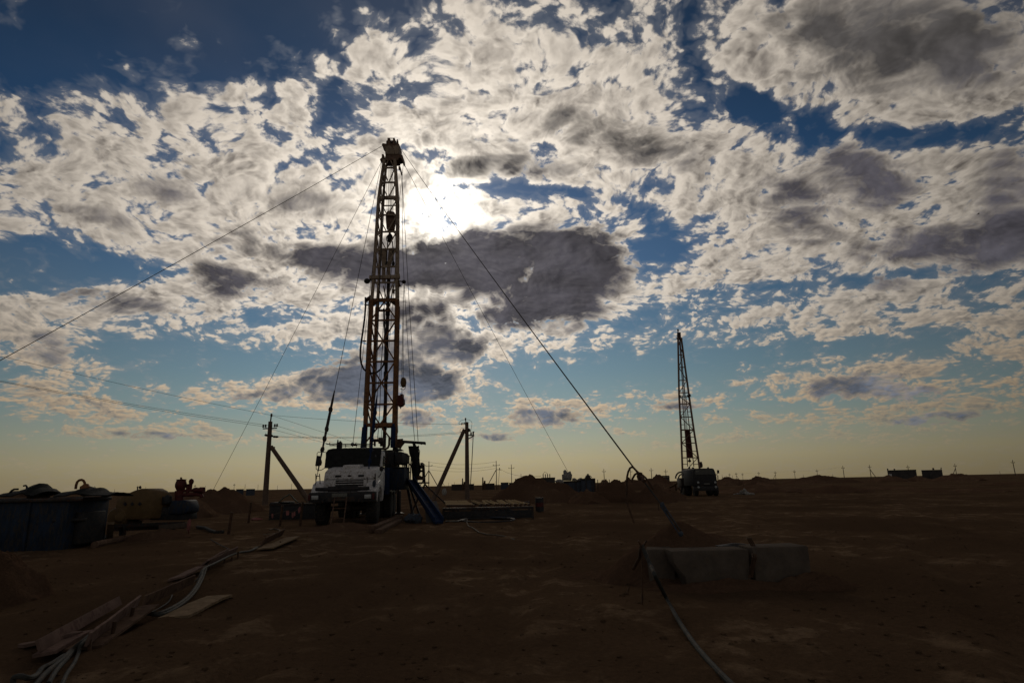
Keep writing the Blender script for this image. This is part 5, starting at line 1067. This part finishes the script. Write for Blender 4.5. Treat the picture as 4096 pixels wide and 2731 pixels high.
mesh('timber_beam', M['wood'], 'dark timber lying along the back edge of the tank', 'timber', None, lambda k: (k.bar(P4(30, 345, DT+2.2), P4(510, 340, DT+2.2), .14, .10), k.ball(P4(1118, 328, DT+1.5), .14, 8, (1.4, 1, .6), .4)))
mesh('discharge_hose', M['rubber'], 'thick hose lying below the right end of the tank', 'hose', None, lambda k: k.path([gnd(*R4(a, b))+Vector((0, 0, .06)) for a, b in ((900, 800), (1010, 790), (1085, 800), (1120, 830))], .09, 8))
mesh('round_log', M['wood'], 'stubby log lying in front of the mud pump', 'log', None, lambda k: k.path([gnd(*R4(a, b))+Vector((0, 0, .07)) for a, b in ((985, 888), (1100, 862), (1250, 832), (1390, 812))], .10, 9))
mesh('wooden_post', M['palewood'], 'leaning wooden post left of the yellow pump guard', 'post', None, lambda k: k.bar(gnd(*R4(1140, 822))+Vector((0, 0, -.1)), P4(1160, 632, 18.6), .17, .08))

# ------------------------------------------------------------------ mud pump unit
DP = 21.0
pump = thing('mud_pump', P4(1550, 740, DP), 'skid mounted mud pump with yellow belt guard and red dampener', 'pump')
gl = ((1180, 620), (1162, 585), (1168, 540), (1200, 500), (1205, 440), (1215, 395), (1245, 372), (1330, 318), (1400, 288), (1465, 270), (1510, 272), (1555, 295), (1590, 335), (1604, 380), (1600, 430), (1580, 490), (1560, 590), (1290, 600), (1240, 622))
k = MB(); k.prism([P4(a, b, DP) for a, b in gl], (.35, .55, 0)); gd = obj('belt_guard', k, M['yellow'], pump, bev=.05)
k = MB(); k.lathe([(.02, 0), (.30, 0), (.34, .06), (.34, .2), (.3, .26)], P4(1215, 575, DP-.02), 20, (0, 1, 0)); k.tube(P4(1250, 570, DP-.12), P4(1250, 570, DP), .14, 14); obj('pulley_boss', k, M['yellow'], gd, bev=.015)
for x in (1305, 1380, 1460):
    k = MB(); k.prism([P4(a, b, DP-.025) for a, b in ((x-18, 430), (x, 408), (x+18, 430), (x, 452))], (0, .022, 0)); obj('guard_hole', k, M['black'], gd)
k = MB(); k.path([P4(a, b, DP+.3) for a, b in ((1460, 272), (1458, 252), (1466, 243), (1473, 252), (1470, 272))], .02); k.path([P4(1438, 285, DP+.3), P4(1438, 250, DP+.3)], .02); obj('lifting_eye', k, M['steel'], gd)
k = MB(); k.prism([P4(a, b, DP+.3) for a, b in ((1560, 600), (1560, 490), (1640, 455), (1740, 460), (1760, 500), (1920, 480), (1925, 600))], (0, .9, 0)); obj('engine_block', k, M['black'], pump, bev=.04)
k = MB(); k.prism([P4(a, b, DP+.2) for a, b in ((1755, 540), (1760, 470), (1790, 395), (1940, 390), (1965, 460), (1960, 520), (1900, 540))], (0, .8, 0)); obj('fluid_end', k, M['navy'], pump, bev=.05)
k = MB(); k.tube(P4(1748, 430, DP+.3), P4(1748, 350, DP+.3), .15, 14); k.tube(P4(1748, 350, DP+.3), P4(1748, 335, DP+.3), .06); obj('air_filter', k, M['black'], pump, bev=.02)
k = MB(); c0 = P4(1885, 290, DP+.5); u_ = (P4(1885, 200, DP+.5).z-c0.z)/90
k.lathe([(.10, -12*u_*10*.1), (24*u_, -10*u_), (40*u_, 5*u_), (56*u_, 40*u_), (58*u_, 65*u_), (50*u_, 95*u_), (44*u_, 108*u_), (52*u_, 110*u_), (52*u_, 116*u_), (20*u_, 118*u_)], c0, 20); obj('pulsation_dampener', k, M['red'], pump)
k = MB(); k.path([P4(a, b, DP+.5) for a, b in ((1893, 178), (1893, 160))], .03); k.bar(P4(1885, 156, DP+.5), P4(1902, 156, DP+.5), .03); k.path([P4(1878, 178, DP+.5), P4(1900, 172, DP+.5), P4(1916, 178, DP+.5)], .02)
k.tube(P4(1875, 400, DP+.5), P4(1875, 290, DP+.5), .14, 12); k.bar(P4(1850, 385, DP+.5), P4(1905, 385, DP+.5), .16); obj('gauge_stem', k, M['red'], pump)
k = MB(); k.path([P4(a, b, DP+.5) for a, b in ((1895, 335), (1980, 335), (2060, 330), (2100, 335), (2112, 360))], .065, 10); k.tube(P4(1900, 290, DP+.5), P4(2050, 287, DP+.5), .045, 10); k.tube(P4(1960, 350, DP+.5), P4(1963, 222, DP+.5), .055, 10); k.tube(P4(1985, 300, DP+.5), P4(1998, 205, DP+.5), .055, 10); k.ball(P4(2000, 198, DP+.5), .09, 8, (1, 1, 1.2)); k.tube(P4(2040, 285, DP+.5), P4(2130, 287, DP+.5), .085, 10); k.ball(P4(2050, 285, DP+.5), .10, 10, (1.6, 1, .9)); k.tube(P4(2090, 287, DP+.5), P4(2132, 287, DP+.5), .11, 10); obj('manifold', k, M['red'], pump)
k = MB(); k.bar(P4(1150, 660, DP-.05), P4(1930, 630, DP+.1), .10, .10); k.bar(P4(1170, 690, DP+.9), P4(1930, 660, DP+.9), .10, .16); k.prism([P4(a, b, DP+.1) for a, b in ((1270, 620), (1400, 610), (1390, 640), (1275, 640))], (0, .5, 0)); k.bar(P4(1280, 640, DP+.2), P4(1280, 760, DP+.2), .14); k.bar(P4(1800, 640, DP+.2), P4(1800, 760, DP+.2), .14); obj('skid', k, M['steel'], pump)
mesh('concrete_footing', M['concrete'], 'pale concrete beam end under the blue mud pump', 'concrete beam', None, lambda k: k.prism([P4(a, b, 20.7) for a, b in ((1660, 740), (1655, 655), (1920, 625), (1925, 680), (1740, 700), (1730, 748))], (0, .35, 0)), bev=.02)
mesh('rag_stake', M['cloth'], 'thin stake with a pink rag right of the mud pump', 'stake', None, lambda k: (k.tube(gnd(*R4(1975, 740))+Vector((0, 0, -.1)), P4(1975, 600, 20.3), .02), k.ball(P4(1976, 650, 20.3), .09, 8, (.8, .6, 2.2), .5)))
mesh('return_hose', M['rubber'], 'hose snaking over the dirt behind the mud pump', 'hose', None, lambda k: k.path([gnd(*R4(a, b))+Vector((0, 0, .07)) for a, b in ((2060, 690), (2140, 700), (2200, 730), (2260, 750), (2340, 745))], .06, 8))
# fence stakes and the bunting by the green tank
G6 = lambda a, b, Y: at(*A6p(a, b), Y)
for (a0, b0), (a1, b1), Y, lb in (((500, 1370), (488, 830), 21.5, 'weathered stake left of the green tank, nearest the trough'), ((905, 1010), (918, 612), 28, 'dark stake standing alone left of the green tank'), ((1600, 1150), (1622, 680), 25.5, 'stake in front of the green tank'), ((2060, 1080), (2078, 592), 25.5, 'stake close to the left truck wheel')):
    p = G6(a1, b1, Y); mesh('wooden_stake', M['rustybar'], lb, 'stake', 'stakes carrying the rag line', lambda k: k.path([Vector((p.x-.06, Y, -.15)), p], .05, 7))
t = thing('rag_line', G6(1830, 800, 25.5), 'string with pink rags hung between stakes before the green tank', 'bunting')
obj('string', one(lambda k: k.path([G6(a, b, 25.5) for a, b in ((1270, 905), (1400, 890), (1600, 820), (1700, 800), (1800, 825), (1900, 815), (1990, 740), (2070, 620))], .010, 5)), M['palecable'], t)
for a, b in ((1720, 830), (1750, 825), (1845, 870), (1890, 850), (1990, 770), (2010, 740), (1395, 895)):
    p = G6(a, b, 25.48); s_ = rnd.uniform(.8, 1.2); obj('rag', one(lambda k: k.prism([p+Vector(v) for v in ((-.03, 0, .06), (.03, 0, .06), (.045*s_, .01, -.10*s_), (0, .02, -.15*s_), (-.03, .01, -.08))], (0, .012, 0))), M['cloth'], t)
mesh('pink_rag', M['cloth'], 'pink rag lying on the ground between two stakes', 'rag', None, lambda k: k.ball(gnd(*A6p(1030, 1010))+Vector((0, 0, .05)), .16, 10, (1.6, .8, .4), .7, 5))
gt = thing('green_tank', G6(1760, 905, 31), 'dark green open tank with a peaked tarp behind the stakes', 'tank')
a, b = G6(1315, 920, 31), G6(2225, 640, 31); obj('tank_wall', one(lambda k: (k.bx(a.x, b.x+.3, 31, 33, -.1, b.z), k.bx(a.x, a.x+.55, 31, 33, b.z, b.z+.10))), M['black'], gt, bev=.02)
obj('rim', one(lambda k: k.bar((a.x, 30.98, b.z), (b.x+.3, 30.98, b.z), .06, .08)), M['steel'], gt)
k = MB(); P = []
for j in range(7):
    v = j/6; P.append([G6(x, y, 31.1+1.7*v)+Vector((.04*mn.noise(Vector((x*.01, v*3, 1))), 0, .03*mn.noise(Vector((x*.02, v*2, 5))))) for x, y in ((1500, 645), (1620, 540), (1700, 480), (1745, 460), (1785, 430), (1820, 470), (1900, 560), (1960, 610), (2030, 640))])
k.sheet(P, .03); obj('peaked_tarp', k, M['green'], gt)

# ------------------------------------------------------------------ blue ramp, sack, skids and the pipe rack at right of the truck
rp = thing('pipe_ramp', gnd(1150+1960*.306, 1650+1450*.306), 'dark blue sloping pipe ramp reaching down from the work platform', 'ramp')
e1, e2 = Z(1598, 885, RY+6.2), gnd(1150+1975*.306, 1650+1455*.306); e2 = Vector((e2.x, e2.y, .06))
obj('ramp_trough', one(lambda k: (k.bar(e1, e2, .36, .10), k.bar(e1+Vector((.17, 0, .1)), e2+Vector((.17, 0, .1)), .05, .22), k.bar(e1+Vector((-.17, 0, .1)), e2+Vector((-.17, 0, .1)), .05, .22))), M['blue'], rp, bev=.01)
k = MB(); A_, B_, C_, D_ = Z(1785, 1165, RY+2.4), Z(1945, 1160, RY+2.4), gnd(1150+2030*.306, 1650+1440*.306), gnd(1150+1800*.306, 1650+1455*.306)
k.prism([A_, B_, C_+Vector((0, .3, .03)), D_+Vector((0, .3, .03))], (.0, .05, .02)); obj('side_sheet', k, M['shed'], rp)
mesh('crumpled_sack', M['faded'], 'crumpled grey white sack lying left of the ramp foot', 'sack', None, lambda k: (k.ball(gnd(1150+1610*.306, 1650+1440*.306)+Vector((0, 0, .17)), .24, 14, (.9, .8, .85), .6, 2), k.ball(gnd(1150+1690*.306, 1650+1440*.306)+Vector((0, 0, .16)), .25, 14, (.95, .8, .9), .7, 9)))
def beam(name, p, q, w, h, mt, label, cat, group=None): 
    return mesh(name, mt, label, cat, group, lambda k: k.bar(p+Vector((0, 0, h/2)), q+Vector((0, 0, h/2)), w, h), bev=.01)
g1 = lambda a, b: gnd(1150+a*.306, 1650+b*.306)
beam('timber_beam', g1(1125, 1560), g1(1480, 1390), .26, .20, M['wood'], 'squared timber lying on the ground right of the front wheel', 'timber', 'timbers by the truck')
beam('timber_beam', g1(1180, 1590), g1(1470, 1430), .22, .14, M['wood'], 'lower timber beside the squared timber right of the truck', 'timber', 'timbers by the truck')
beam('timber_beam', g1(830, 1440), g1(1060, 1395), .2, .14, M['wood'], 'short timber lying under the front of the truck', 'timber', 'timbers by the truck')
b6 = lambda a, b, z: gnd(*B6(a, b), z)
rk = thing('pipe_rack', b6(1000, 400, 0), 'low steel rack carrying the row of drill pipes', 'rack')
RZ = .56; yN, yF = b6(500, 296, RZ).y+.12, b6(900, 205, RZ).y-.35
xl, xr = b6(150, 300, RZ).x, b6(1870, 285, RZ).x
for y, nm in ((yN, 'cross_beam'), (yF, 'cross_beam')):
    k = MB(); k.bar((xl, y, RZ-.13), (xr, y, RZ-.13), .12, .12); obj(nm, k, M['steel'], rk, bev=.01)
k = MB()
for x in (xl+.05, (xl*2+xr)/3, (xl+2*xr)/3, xr-.05):
    for y in (yN, yF): k.bar((x, y, -.1), (x, y, RZ-.192), .10)
obj('rack_post', k, M['steel'], rk)
obj('side_board', one(lambda k: (k.bx(xl, xr-.1, yN-.09, yN-.065, .08, RZ-.22), k.bar((xl, yN, .04), (xr, yN, .04), .14, .08))), M['black'], rk)
near_x = [232, 268, 304, 340, 376, 412, 448, 484, 520, 556, 592, 628, 664, 700, 740, 862, 965, 990, 1020, 1140, 1190, 1245, 1290, 1345, 1372, 1415, 1500, 1530, 1605, 1695, 1770]
far_x = [180, 207, 234, 262, 290, 318, 346, 376, 404, 445, 472, 508, 538, 562, 588, 686, 895, 920, 948, 972, 1010, 1168, 1196, 1232, 1250, 1290, 1330, 1378, 1400, 1452, 1490]
far_x[16:] = [728, 895, 920, 948, 972, 1040, 1168, 1196, 1232, 1250, 1330, 1378, 1400, 1452, 1490]
pr = None
for i, (xa, xb) in enumerate(zip(near_x, far_x)):
    p, q = b6(xa, 296 - (18 if xa > 850 else 0) - (8 if xa > 1650 else 0), RZ-.02), b6(xb, 208-(xb-180)*.012, RZ-.02); p.z = q.z = RZ-.008
    t = thing('drill_pipe', p, 'x', 'pipe', 'drill pipes on the rack')
    lbl = ('leftmost tight pipe of the row on the rack' if i == 0 else 'pipe packed in the tight left group on the rack' if i < 15 else 'loose single pipe between the tight group and the middle trio' if i == 15 else
           'pipe in the middle bunch on the rack' if i < 20 else 'rightmost pipe of the rack beside the red drum' if i == len(near_x)-1 else 'second pipe from the right end of the rack' if i == len(near_x)-2 else 'loosely spaced pipe on the right half of the rack')
    t['label'] = lbl
    k = MB(); m_ = p.lerp(q, .5)-Vector((.05, 0, .0)); k.path([p, m_, q], .043, 9); obj('pipe_body', k, M['pipe'], t)
    k = MB(); d_ = (p-q).normalized(); k.path([p+d_*.001-d_*.12, p+d_*.16], .056, 10); obj('pipe_collar', k, M['rustybar'], t)
q0, q1 = b6(1895, 405, 0), b6(2050, 400, 0); hD = at(*B6(1970, 140), q0.y).z; rr_ = (q1.x-q0.x)/2
dm = thing('steel_drum', ((q0.x+q1.x)/2, q0.y+rr_, 0), 'upright dark drum with a red band at the right rack end', 'drum')
k = MB(); prof = [(rr_*.2, 0), (rr_, 0)]
for i in range(13): z = hD*i/12; prof.append((rr_*(1.0 if i not in (4, 8) else 1.04), z))
prof.append((rr_*.2, hD)); k.lathe(prof, ((q0.x+q1.x)/2, q0.y+rr_, 0), 24); obj('drum_shell', k, M['black'], dm)
k = MB(); k.lathe([(rr_*1.005, hD*.32), (rr_*1.03, hD*.32), (rr_*1.03, hD*.64), (rr_*1.005, hD*.64)], ((q0.x+q1.x)/2, q0.y+rr_, 0), 24); obj('red_band', k, M['red'], dm)
q0 = b6(900, 520, 0); cw = thing('hose_reel', q0, 'old iron wheel and rope heap in front of the pipe rack', 'reel')
k = MB(); c0 = at(*B6(895, 345), q0.y+.2); rw = abs(at(*B6(970, 345), q0.y+.2).x-c0.x)
ring = [c0+Vector((math.cos(a)*rw, .1*math.sin(a), math.sin(a)*rw)) for a in [2*math.pi*i/24 for i in range(25)]]; k.path(ring, .03, 7)
for a in (0, 1.05, 2.1): k.tube(c0+Vector((math.cos(a)*rw, 0, math.sin(a)*rw)), c0-Vector((math.cos(a)*rw, 0, math.sin(a)*rw)), .014)
obj('wheel_ring', k, M['steel'], cw)
k = MB(); k.ball(b6(860, 500, 0)+Vector((0, 0, .18)), .33, 14, (1.5, .8, .7), .6, 3); k.ball(b6(1010, 500, 0)+Vector((0, 0, .16)), .26, 14, (1.3, .8, .7), .6, 7); k.ball(b6(720, 505, 0)+Vector((0, 0, .10)), .2, 12, (1.5, .8, .6), .6, 8); obj('rope_heap', k, M['black'], cw)
mesh('plank_pile', M['faded'], 'pale board under dark rubbish right of the iron wheel', 'boards', None, lambda k: (k.bar(b6(1080, 520, .05)+Vector((0, 0, .02)), b6(1420, 500, .05), .5, .04), k.ball(b6(1300, 478, 0)+Vector((0, 0, .14)), .30, 12, (1.5, .7, .6), .5, 2), k.ball(b6(1450, 490, 0)+Vector((0, 0, .1)), .22, 12, (1.5, .8, .6), .5, 12)))
mesh('air_hose', M['black'], 'black hose laid in a long flat loop before the iron wheel', 'hose', None, lambda k: k.path([b6(a, b, .03) for a, b in ((200, 590), (420, 585), (640, 535), (900, 530), (1200, 525), (1420, 530), (1500, 548), (1420, 575), (1150, 595), (850, 605), (620, 590), (480, 565), (600, 540))], .035, 7))
mesh('pale_hose', M['palecable'], 'pale thin hose crossing the ground toward the viewer near the rack', 'hose', None, lambda k: k.path([b6(a, b, .02) for a, b in ((415, 462), (450, 490), (520, 510), (590, 512), (607, 545), (600, 590), (608, 640), (640, 680), (700, 700), (760, 740), (830, 790), (980, 830), (1150, 840), (1330, 870), (1500, 930))], .018, 6))
mesh('pale_stone', M['sack'], 'pale upright stone behind the ramp near the right pole', 'stone', None, lambda k: k.ball(gnd(*reg(1500, 1780, .14031)(1975, 1420))+Vector((0, 0, .5)), .30, 12, (1.3, .8, 1.9), .25, 3))

# ------------------------------------------------------------------ board troughs with cables in the left foreground
g7 = lambda a, b, z=0.0: gnd(*R7(a, b), z)
def board(p, q, w, th, mt, label, tilt=0.0, lift=0.0, group='boards of the cable trough', roll_up=None):
    """plank from p to q; tilt lifts one long edge"""
    p, q = Vector(p), Vector(q); d = (q-p).normalized(); s_ = Vector((d.y, -d.x, 0)).normalized()
    up_ = Vector((0, 0, 1)); a = s_*math.cos(tilt)+up_*math.sin(tilt); nrm = d.cross(a).normalized(); nrm = nrm if nrm.z > 0 else -nrm
    P = []; n = 14
    for i in range(n+1):
        u = i/n; c0 = p.lerp(q, u)+Vector((0, 0, lift)); e = .012*mn.noise(Vector((u*3, p.x, p.y)))
        P.append([c0+a*(w*v)+nrm*(e+.006*mn.noise(Vector((u*6, v*3, p.x)))) for v in (0, .33, .66, 1)])
    k = MB(); k.sheet([list(r_) for r_ in zip(*P)], th); return obj('plank', k, mt, None, label, 'plank', group)
board(g7(300, 1015, .02), g7(940, 640, .05), .11, .028, M['pinkwood'], 'long left side board of the nearest trough, leaning outward', R(112), .02)
board(g7(480, 975, .03), g7(1000, 640, .12), .34, .025, M['wood'], 'floor board of the nearest trough', R(3), .0)
board(g7(655, 965, .05), g7(1062, 640, .10), .12, .026, M['pinkwood'], 'right side board of the nearest trough, standing on edge', R(75), .02)
board(g7(135, 955, .03), g7(590, 845, .06), .16, .03, M['pinkwood'], 'pale loose plank lying left of the nearest trough', R(6), .02)
board(g7(250, 1022, .02), g7(560, 850, .06), .20, .03, M['pinkwood'], 'wide pinkish plank end beside the loose plank', R(8), .01)
board(g7(1110, 650, .05), g7(1500, 470, .10), .13, .026, M['wood'], 'dark back board of the second trough section', R(80), .02)
board(g7(1235, 735, .02), g7(1620, 560, .03), .34, .03, M['palewood'], 'broad yellowish plank lying right of the second trough section', R(2), .015)
board(g7(1310, 440, .03), g7(1535, 332, .06), .26, .03, M['pinkwood'], 'near plank of the third trough section', R(12), .02)
board(g7(1535, 345, .06), g7(1720, 240, .12), .22, .03, M['pinkwood'], 'raised far left plank of the third trough section', R(40), .02)
board(g7(1615, 335, .05), g7(1835, 225, .08), .15, .028, M['pinkwood'], 'right side plank of the third trough section, on edge', R(70), .02)
board(g7(2010, 195, .03), g7(2240, 100, .05), .40, .03, M['palewood'], 'pale plank farthest along the trough toward the truck', R(3), .03)
board(g7(2040, 165, .05), g7(2200, 85, .1), .22, .03, M['wood'], 'dark edge board beside the farthest pale plank', R(60), .02)
for (a, b), (a1, b1), lb in (((705, 1000), (703, 895), 'stake holding the near end of the nearest trough'), ((868, 905), (900, 752), 'tilted stake at the middle of the nearest trough'), ((1005, 790), (1045, 642), 'tall stake at the far end of the nearest trough'), ((1645, 345), (1642, 310), 'short peg at the start of the third trough'), ((1762, 300), (1762, 262), 'peg at the middle of the third trough'), ((1868, 270), (1868, 208), 'upright peg beyond the third trough'), ((1815, 285), (1820, 250), 'little peg near the upright peg of the third trough'), ((2198, 160), (2200, 125), 'peg beside the farthest pale plank')):
    p = g7(a, b); q = at(*R7(a1, b1), p.y+.03); mesh('iron_stake', M['rustybar'], lb, 'stake', 'stakes along the cable trough', lambda k: k.tube(p+Vector((0, 0, -.1)), q, .02, 7))
def cab(label, pts, r, mt='cable', z=.03):
    P = []
    for a in pts: P.append(g7(a[0], a[1], a[2] if len(a) > 2 else z))
    S = []
    for i in range(len(P)-1):
        p0, p1, p2, p3 = P[max(i-1, 0)], P[i], P[i+1], P[min(i+2, len(P)-1)]
        for j in range(6):
            t = j/6; S.append(.5*((2*p1)+(p2-p0)*t+(2*p0-5*p1+4*p2-p3)*t*t+(3*p1-p0-3*p2+p3)*t**3))
    S.append(P[-1]); k = MB(); k.path(S, r, 8); return obj('power_cable', k, M[mt], None, label, 'cable', 'cables lying in the trough')
cab('thickest grey cable from the bottom left frame edge into the trough', ((240, 1290), (370, 1150), (480, 1060), (560, 980), (640, 915, .08), (760, 820, .10), (900, 730, .10), (1050, 648, .10), (1130, 680, .06), (1230, 690, .05), (1340, 650, .05), (1450, 580, .05), (1530, 490, .06), (1575, 410, .10), (1600, 340, .16), (1680, 300, .14), (1800, 240, .12), (1880, 212, .10), (1960, 200, .05), (2020, 175, .05)), .022)
cab('grey cable running just right of the thickest cable', ((380, 1240), (440, 1140), (520, 1050), (590, 970), (660, 915, .08), (800, 810, .09), (1060, 655, .10), (1150, 690, .05), (1260, 700, .04), (1370, 655, .04), (1480, 575, .04), (1550, 490, .05), (1590, 410, .08), (1615, 340, .15)), .019)
cab('thin grey cable bowing right below the nearest trough', ((470, 1290), (520, 1170), (580, 1080), (615, 1000), (635, 935, .08), (700, 880, .09)), .016)
cab('dark cable curling at the bottom left corner', ((110, 1290), (105, 1200, .10), (160, 1182, .12), (230, 1195, .10), (290, 1170), (330, 1120), (400, 1085), (500, 1020)), .02)
cab('pale thin cord beside the middle stake of the trough', ((890, 790), (930, 770), (990, 750), (1040, 715), (1060, 680)), .010, 'palecable')
cab('thin dark cord between the trough sections', ((1040, 730), (1150, 700), (1320, 600), (1370, 500), (1450, 465), (1540, 430), (1580, 350, .12)), .010)
cab('pale cord ending near the farthest plank', ((1885, 215), (1925, 210), (1970, 195), (2010, 170), (2050, 165)), .016, 'palecable')
cab('looped hose lying beyond the farthest plank', ((1650, 110), (1720, 150), (1790, 185), (1790, 205)), .012)
cab('curled pale hose near the truck end of the trough', ((2060, 75), (2130, 70), (2185, 55), (2190, 38), (2150, 28), (2110, 35)), .020, 'palecable')

# ------------------------------------------------------------------ concrete blocks, anchor heap and the pole on stakes
g8 = lambda a, b, z=0.0: gnd(*R8(a, b), z); p8 = lambda a, b, Y: at(*R8(a, b), Y)
YB = 8.75
def cblock(x0, x1, y0, y1, z1, label, rz=0.0, notch=False):
    k = MB(); cx = (x0+x1)/2
    ol = [(x0, -.25), (x0, z1), (x1, z1), (x1, -.25)]
    if notch: ol = [(x0+.22, -.25), (x0+.16, .18), (x0+.02, .36), (x0, z1), (x1, z1), (x1, -.25)]
    k.prism([Vector((x, y0, z)) for x, z in ol], (0, y1-y0, 0)); c0 = Vector((cx, y0, 0)); m_ = Matrix.Rotation(rz, 3, 'Z'); k.v = [c0+m_ @ (v-c0) for v in k.v]
    return obj('concrete_block', k, M['concrete'], None, label, 'concrete block', 'foundation blocks round the anchor', bev=.025)
zA = p8(900, 500, YB).z
xa, xb, xc = p8(572, 500, YB).x, p8(1198, 500, YB).x, p8(1640, 490, YB+.25).x
cblock(xa, xb, YB, YB+.45, zA, 'near concrete block with broken lower left corner', R(2), True)
cblock(xb+.05, xc, YB+.06, YB+.52, zA+.02, 'right concrete block partly sunk in the dirt', R(6))
cblock(p8(385, 500, YB+.35).x, p8(590, 500, YB+.35).x, YB+.35, YB+.75, p8(460, 495, YB+.35).z, 'small concrete block showing behind at the left of the heap', R(-8))
pk = p8(645, 335, YB+.75)
mound(pk.x+.28, YB+1.0, 1.55, .72, pk.z+.10, 'anchor heap of loose earth on and behind the concrete blocks', 31, group='anchor earth', peak=(-.16, 0), rough=.12, pw=1.05)
q0 = g8(560, 800); mound(q0.x, q0.y+.35, .55, .6, .30, 'loose earth spilling between the small and the near block', 32, group='anchor earth', rough=.3)
q0 = g8(940, 800); mound(q0.x, YB-.08, 1.05, .28, .13, 'low earth banked along the front of the blocks', 33, group='anchor earth', rough=.35, pw=.9)
q0 = g8(1470, 720); mound(q0.x, YB+.02, .60, .32, .20, 'earth banked against the right concrete block', 34, group='anchor earth', rough=.3, pw=.9)
q0 = g8(250, 720); mound(q0.x, q0.y, 1.0, .5, .14, 'low earth spread left of the anchor heap', 35, group='anchor earth', rough=.4)
mesh('lashing_wire', M['rustybar'], 'rusty lashing wire bound between the two long blocks', 'wire', None, lambda k: [k.path([p8(a+d, b, YB-.04 if b > 480 else YB+.2) for a, b in ((1195, 400), (1232, 470), (1240, 560), (1222, 640), (1208, 720))], .010, 5) for d in (-14, 0, 14)])
mesh('old_rope', M['black'], 'dark rope and rubbish lying behind the right concrete block', 'rope', None, lambda k: (k.path([p8(a, b, YB+.55) for a, b in ((950, 478), (1040, 472), (1120, 476), (1210, 480), (1300, 478), (1410, 480))], .022, 7), k.ball(p8(1060, 470, YB+.62), .10, 10, (2.6, .8, .45), .5, 3), k.ball(p8(1290, 478, YB+.55), .06, 10, (2.6, .8, .5), .5, 6)))
ys_ = g8(335, 958).y
st0, st1 = g8(335, 958), p8(328, 440, g8(335, 958).y)
mesh('iron_stake', M['rustybar'], 'thin upright stake carrying the pale pole end', 'stake', 'stakes left of the anchor heap', lambda k: (k.tube(st0+Vector((0, 0, -.15)), p8(338, 470, ys_), .011, 6)))
mesh('iron_stake', M['rustybar'], 'slanting stake crossing the top of the upright stake', 'stake', 'stakes left of the anchor heap', lambda k: (k.tube(p8(308, 425, ys_-.02), p8(345, 490, ys_-.02), .012, 6), k.tube(p8(375, 422, ys_+.03), p8(330, 500, ys_+.03), .012, 6), k.path([p8(332, 480, ys_), p8(318, 560, ys_+.15), p8(268, 652, ys_+.3)], .024, 7, .02)))
mesh('iron_stake', M['rustybar'], 'short bent stake sticking out of the dirt left of the blocks', 'stake', 'stakes left of the anchor heap', lambda k: k.tube(g8(205, 862)+Vector((0, 0, -.05)), p8(235, 795, g8(205, 862).y), .011, 6))
pt = [p8(338, 468, ys_+.02), p8(400, 610, ys_-.25), p8(455, 730, ys_-.55), g8(530, 880, .05), g8(620, 1045, .04), g8(700, 1170, .04), g8(800, 1305, .04), g8(930, 1450, .04), g8(1080, 1600, .04), g8(1250, 1760, .04)]
S = []
for i in range(len(pt)-1):
    p0, p1, p2, p3 = pt[max(i-1, 0)], pt[i], pt[i+1], pt[min(i+2, len(pt)-1)]
    for j in range(6):
        t_ = j/6; S.append(.5*((2*p1)+(p2-p0)*t_+(2*p0-5*p1+4*p2-p3)*t_*t_+(3*p1-p0-3*p2+p3)*t_**3))
mesh('armoured_cable', M['cable'], 'thick grey cable coming down from the stakes to the bottom edge', 'cable', None, lambda k: k.path(S, .023, 9))
mesh('leaning_rod', M['rustybar'], 'dark rod standing alone on the ground beyond the rope loops', 'rod', None, lambda k: k.tube(gnd(*R5(2200, 682))+Vector((0, 0, -.05)), at(*R5(2192, 600), gnd(*R5(2200, 682)).y), .025, 6))
# scattered clods and stones
def pebbles():
    k = MB(); r_ = random.Random(4)
    for i in range(3600):
        u = r_.random(); Y = 3.0+34*u*u; X = r_.uniform(-.86, .86)*Y
        s_ = r_.choice((.006, .008, .010, .014, .018, .024))*r_.uniform(.7, 1.3)
        k.ball((X, Y, gz(X, Y)+s_*.2), s_, 6, (r_.uniform(.8, 1.7), r_.uniform(.8, 1.5), r_.uniform(.4, .8)), .6, i*.37)
    return obj('scattered_clods', k, M['dirt'], None, 'small clods and stones strewn over the trampled dirt', 'clods', None, 'stuff')
pebbles()
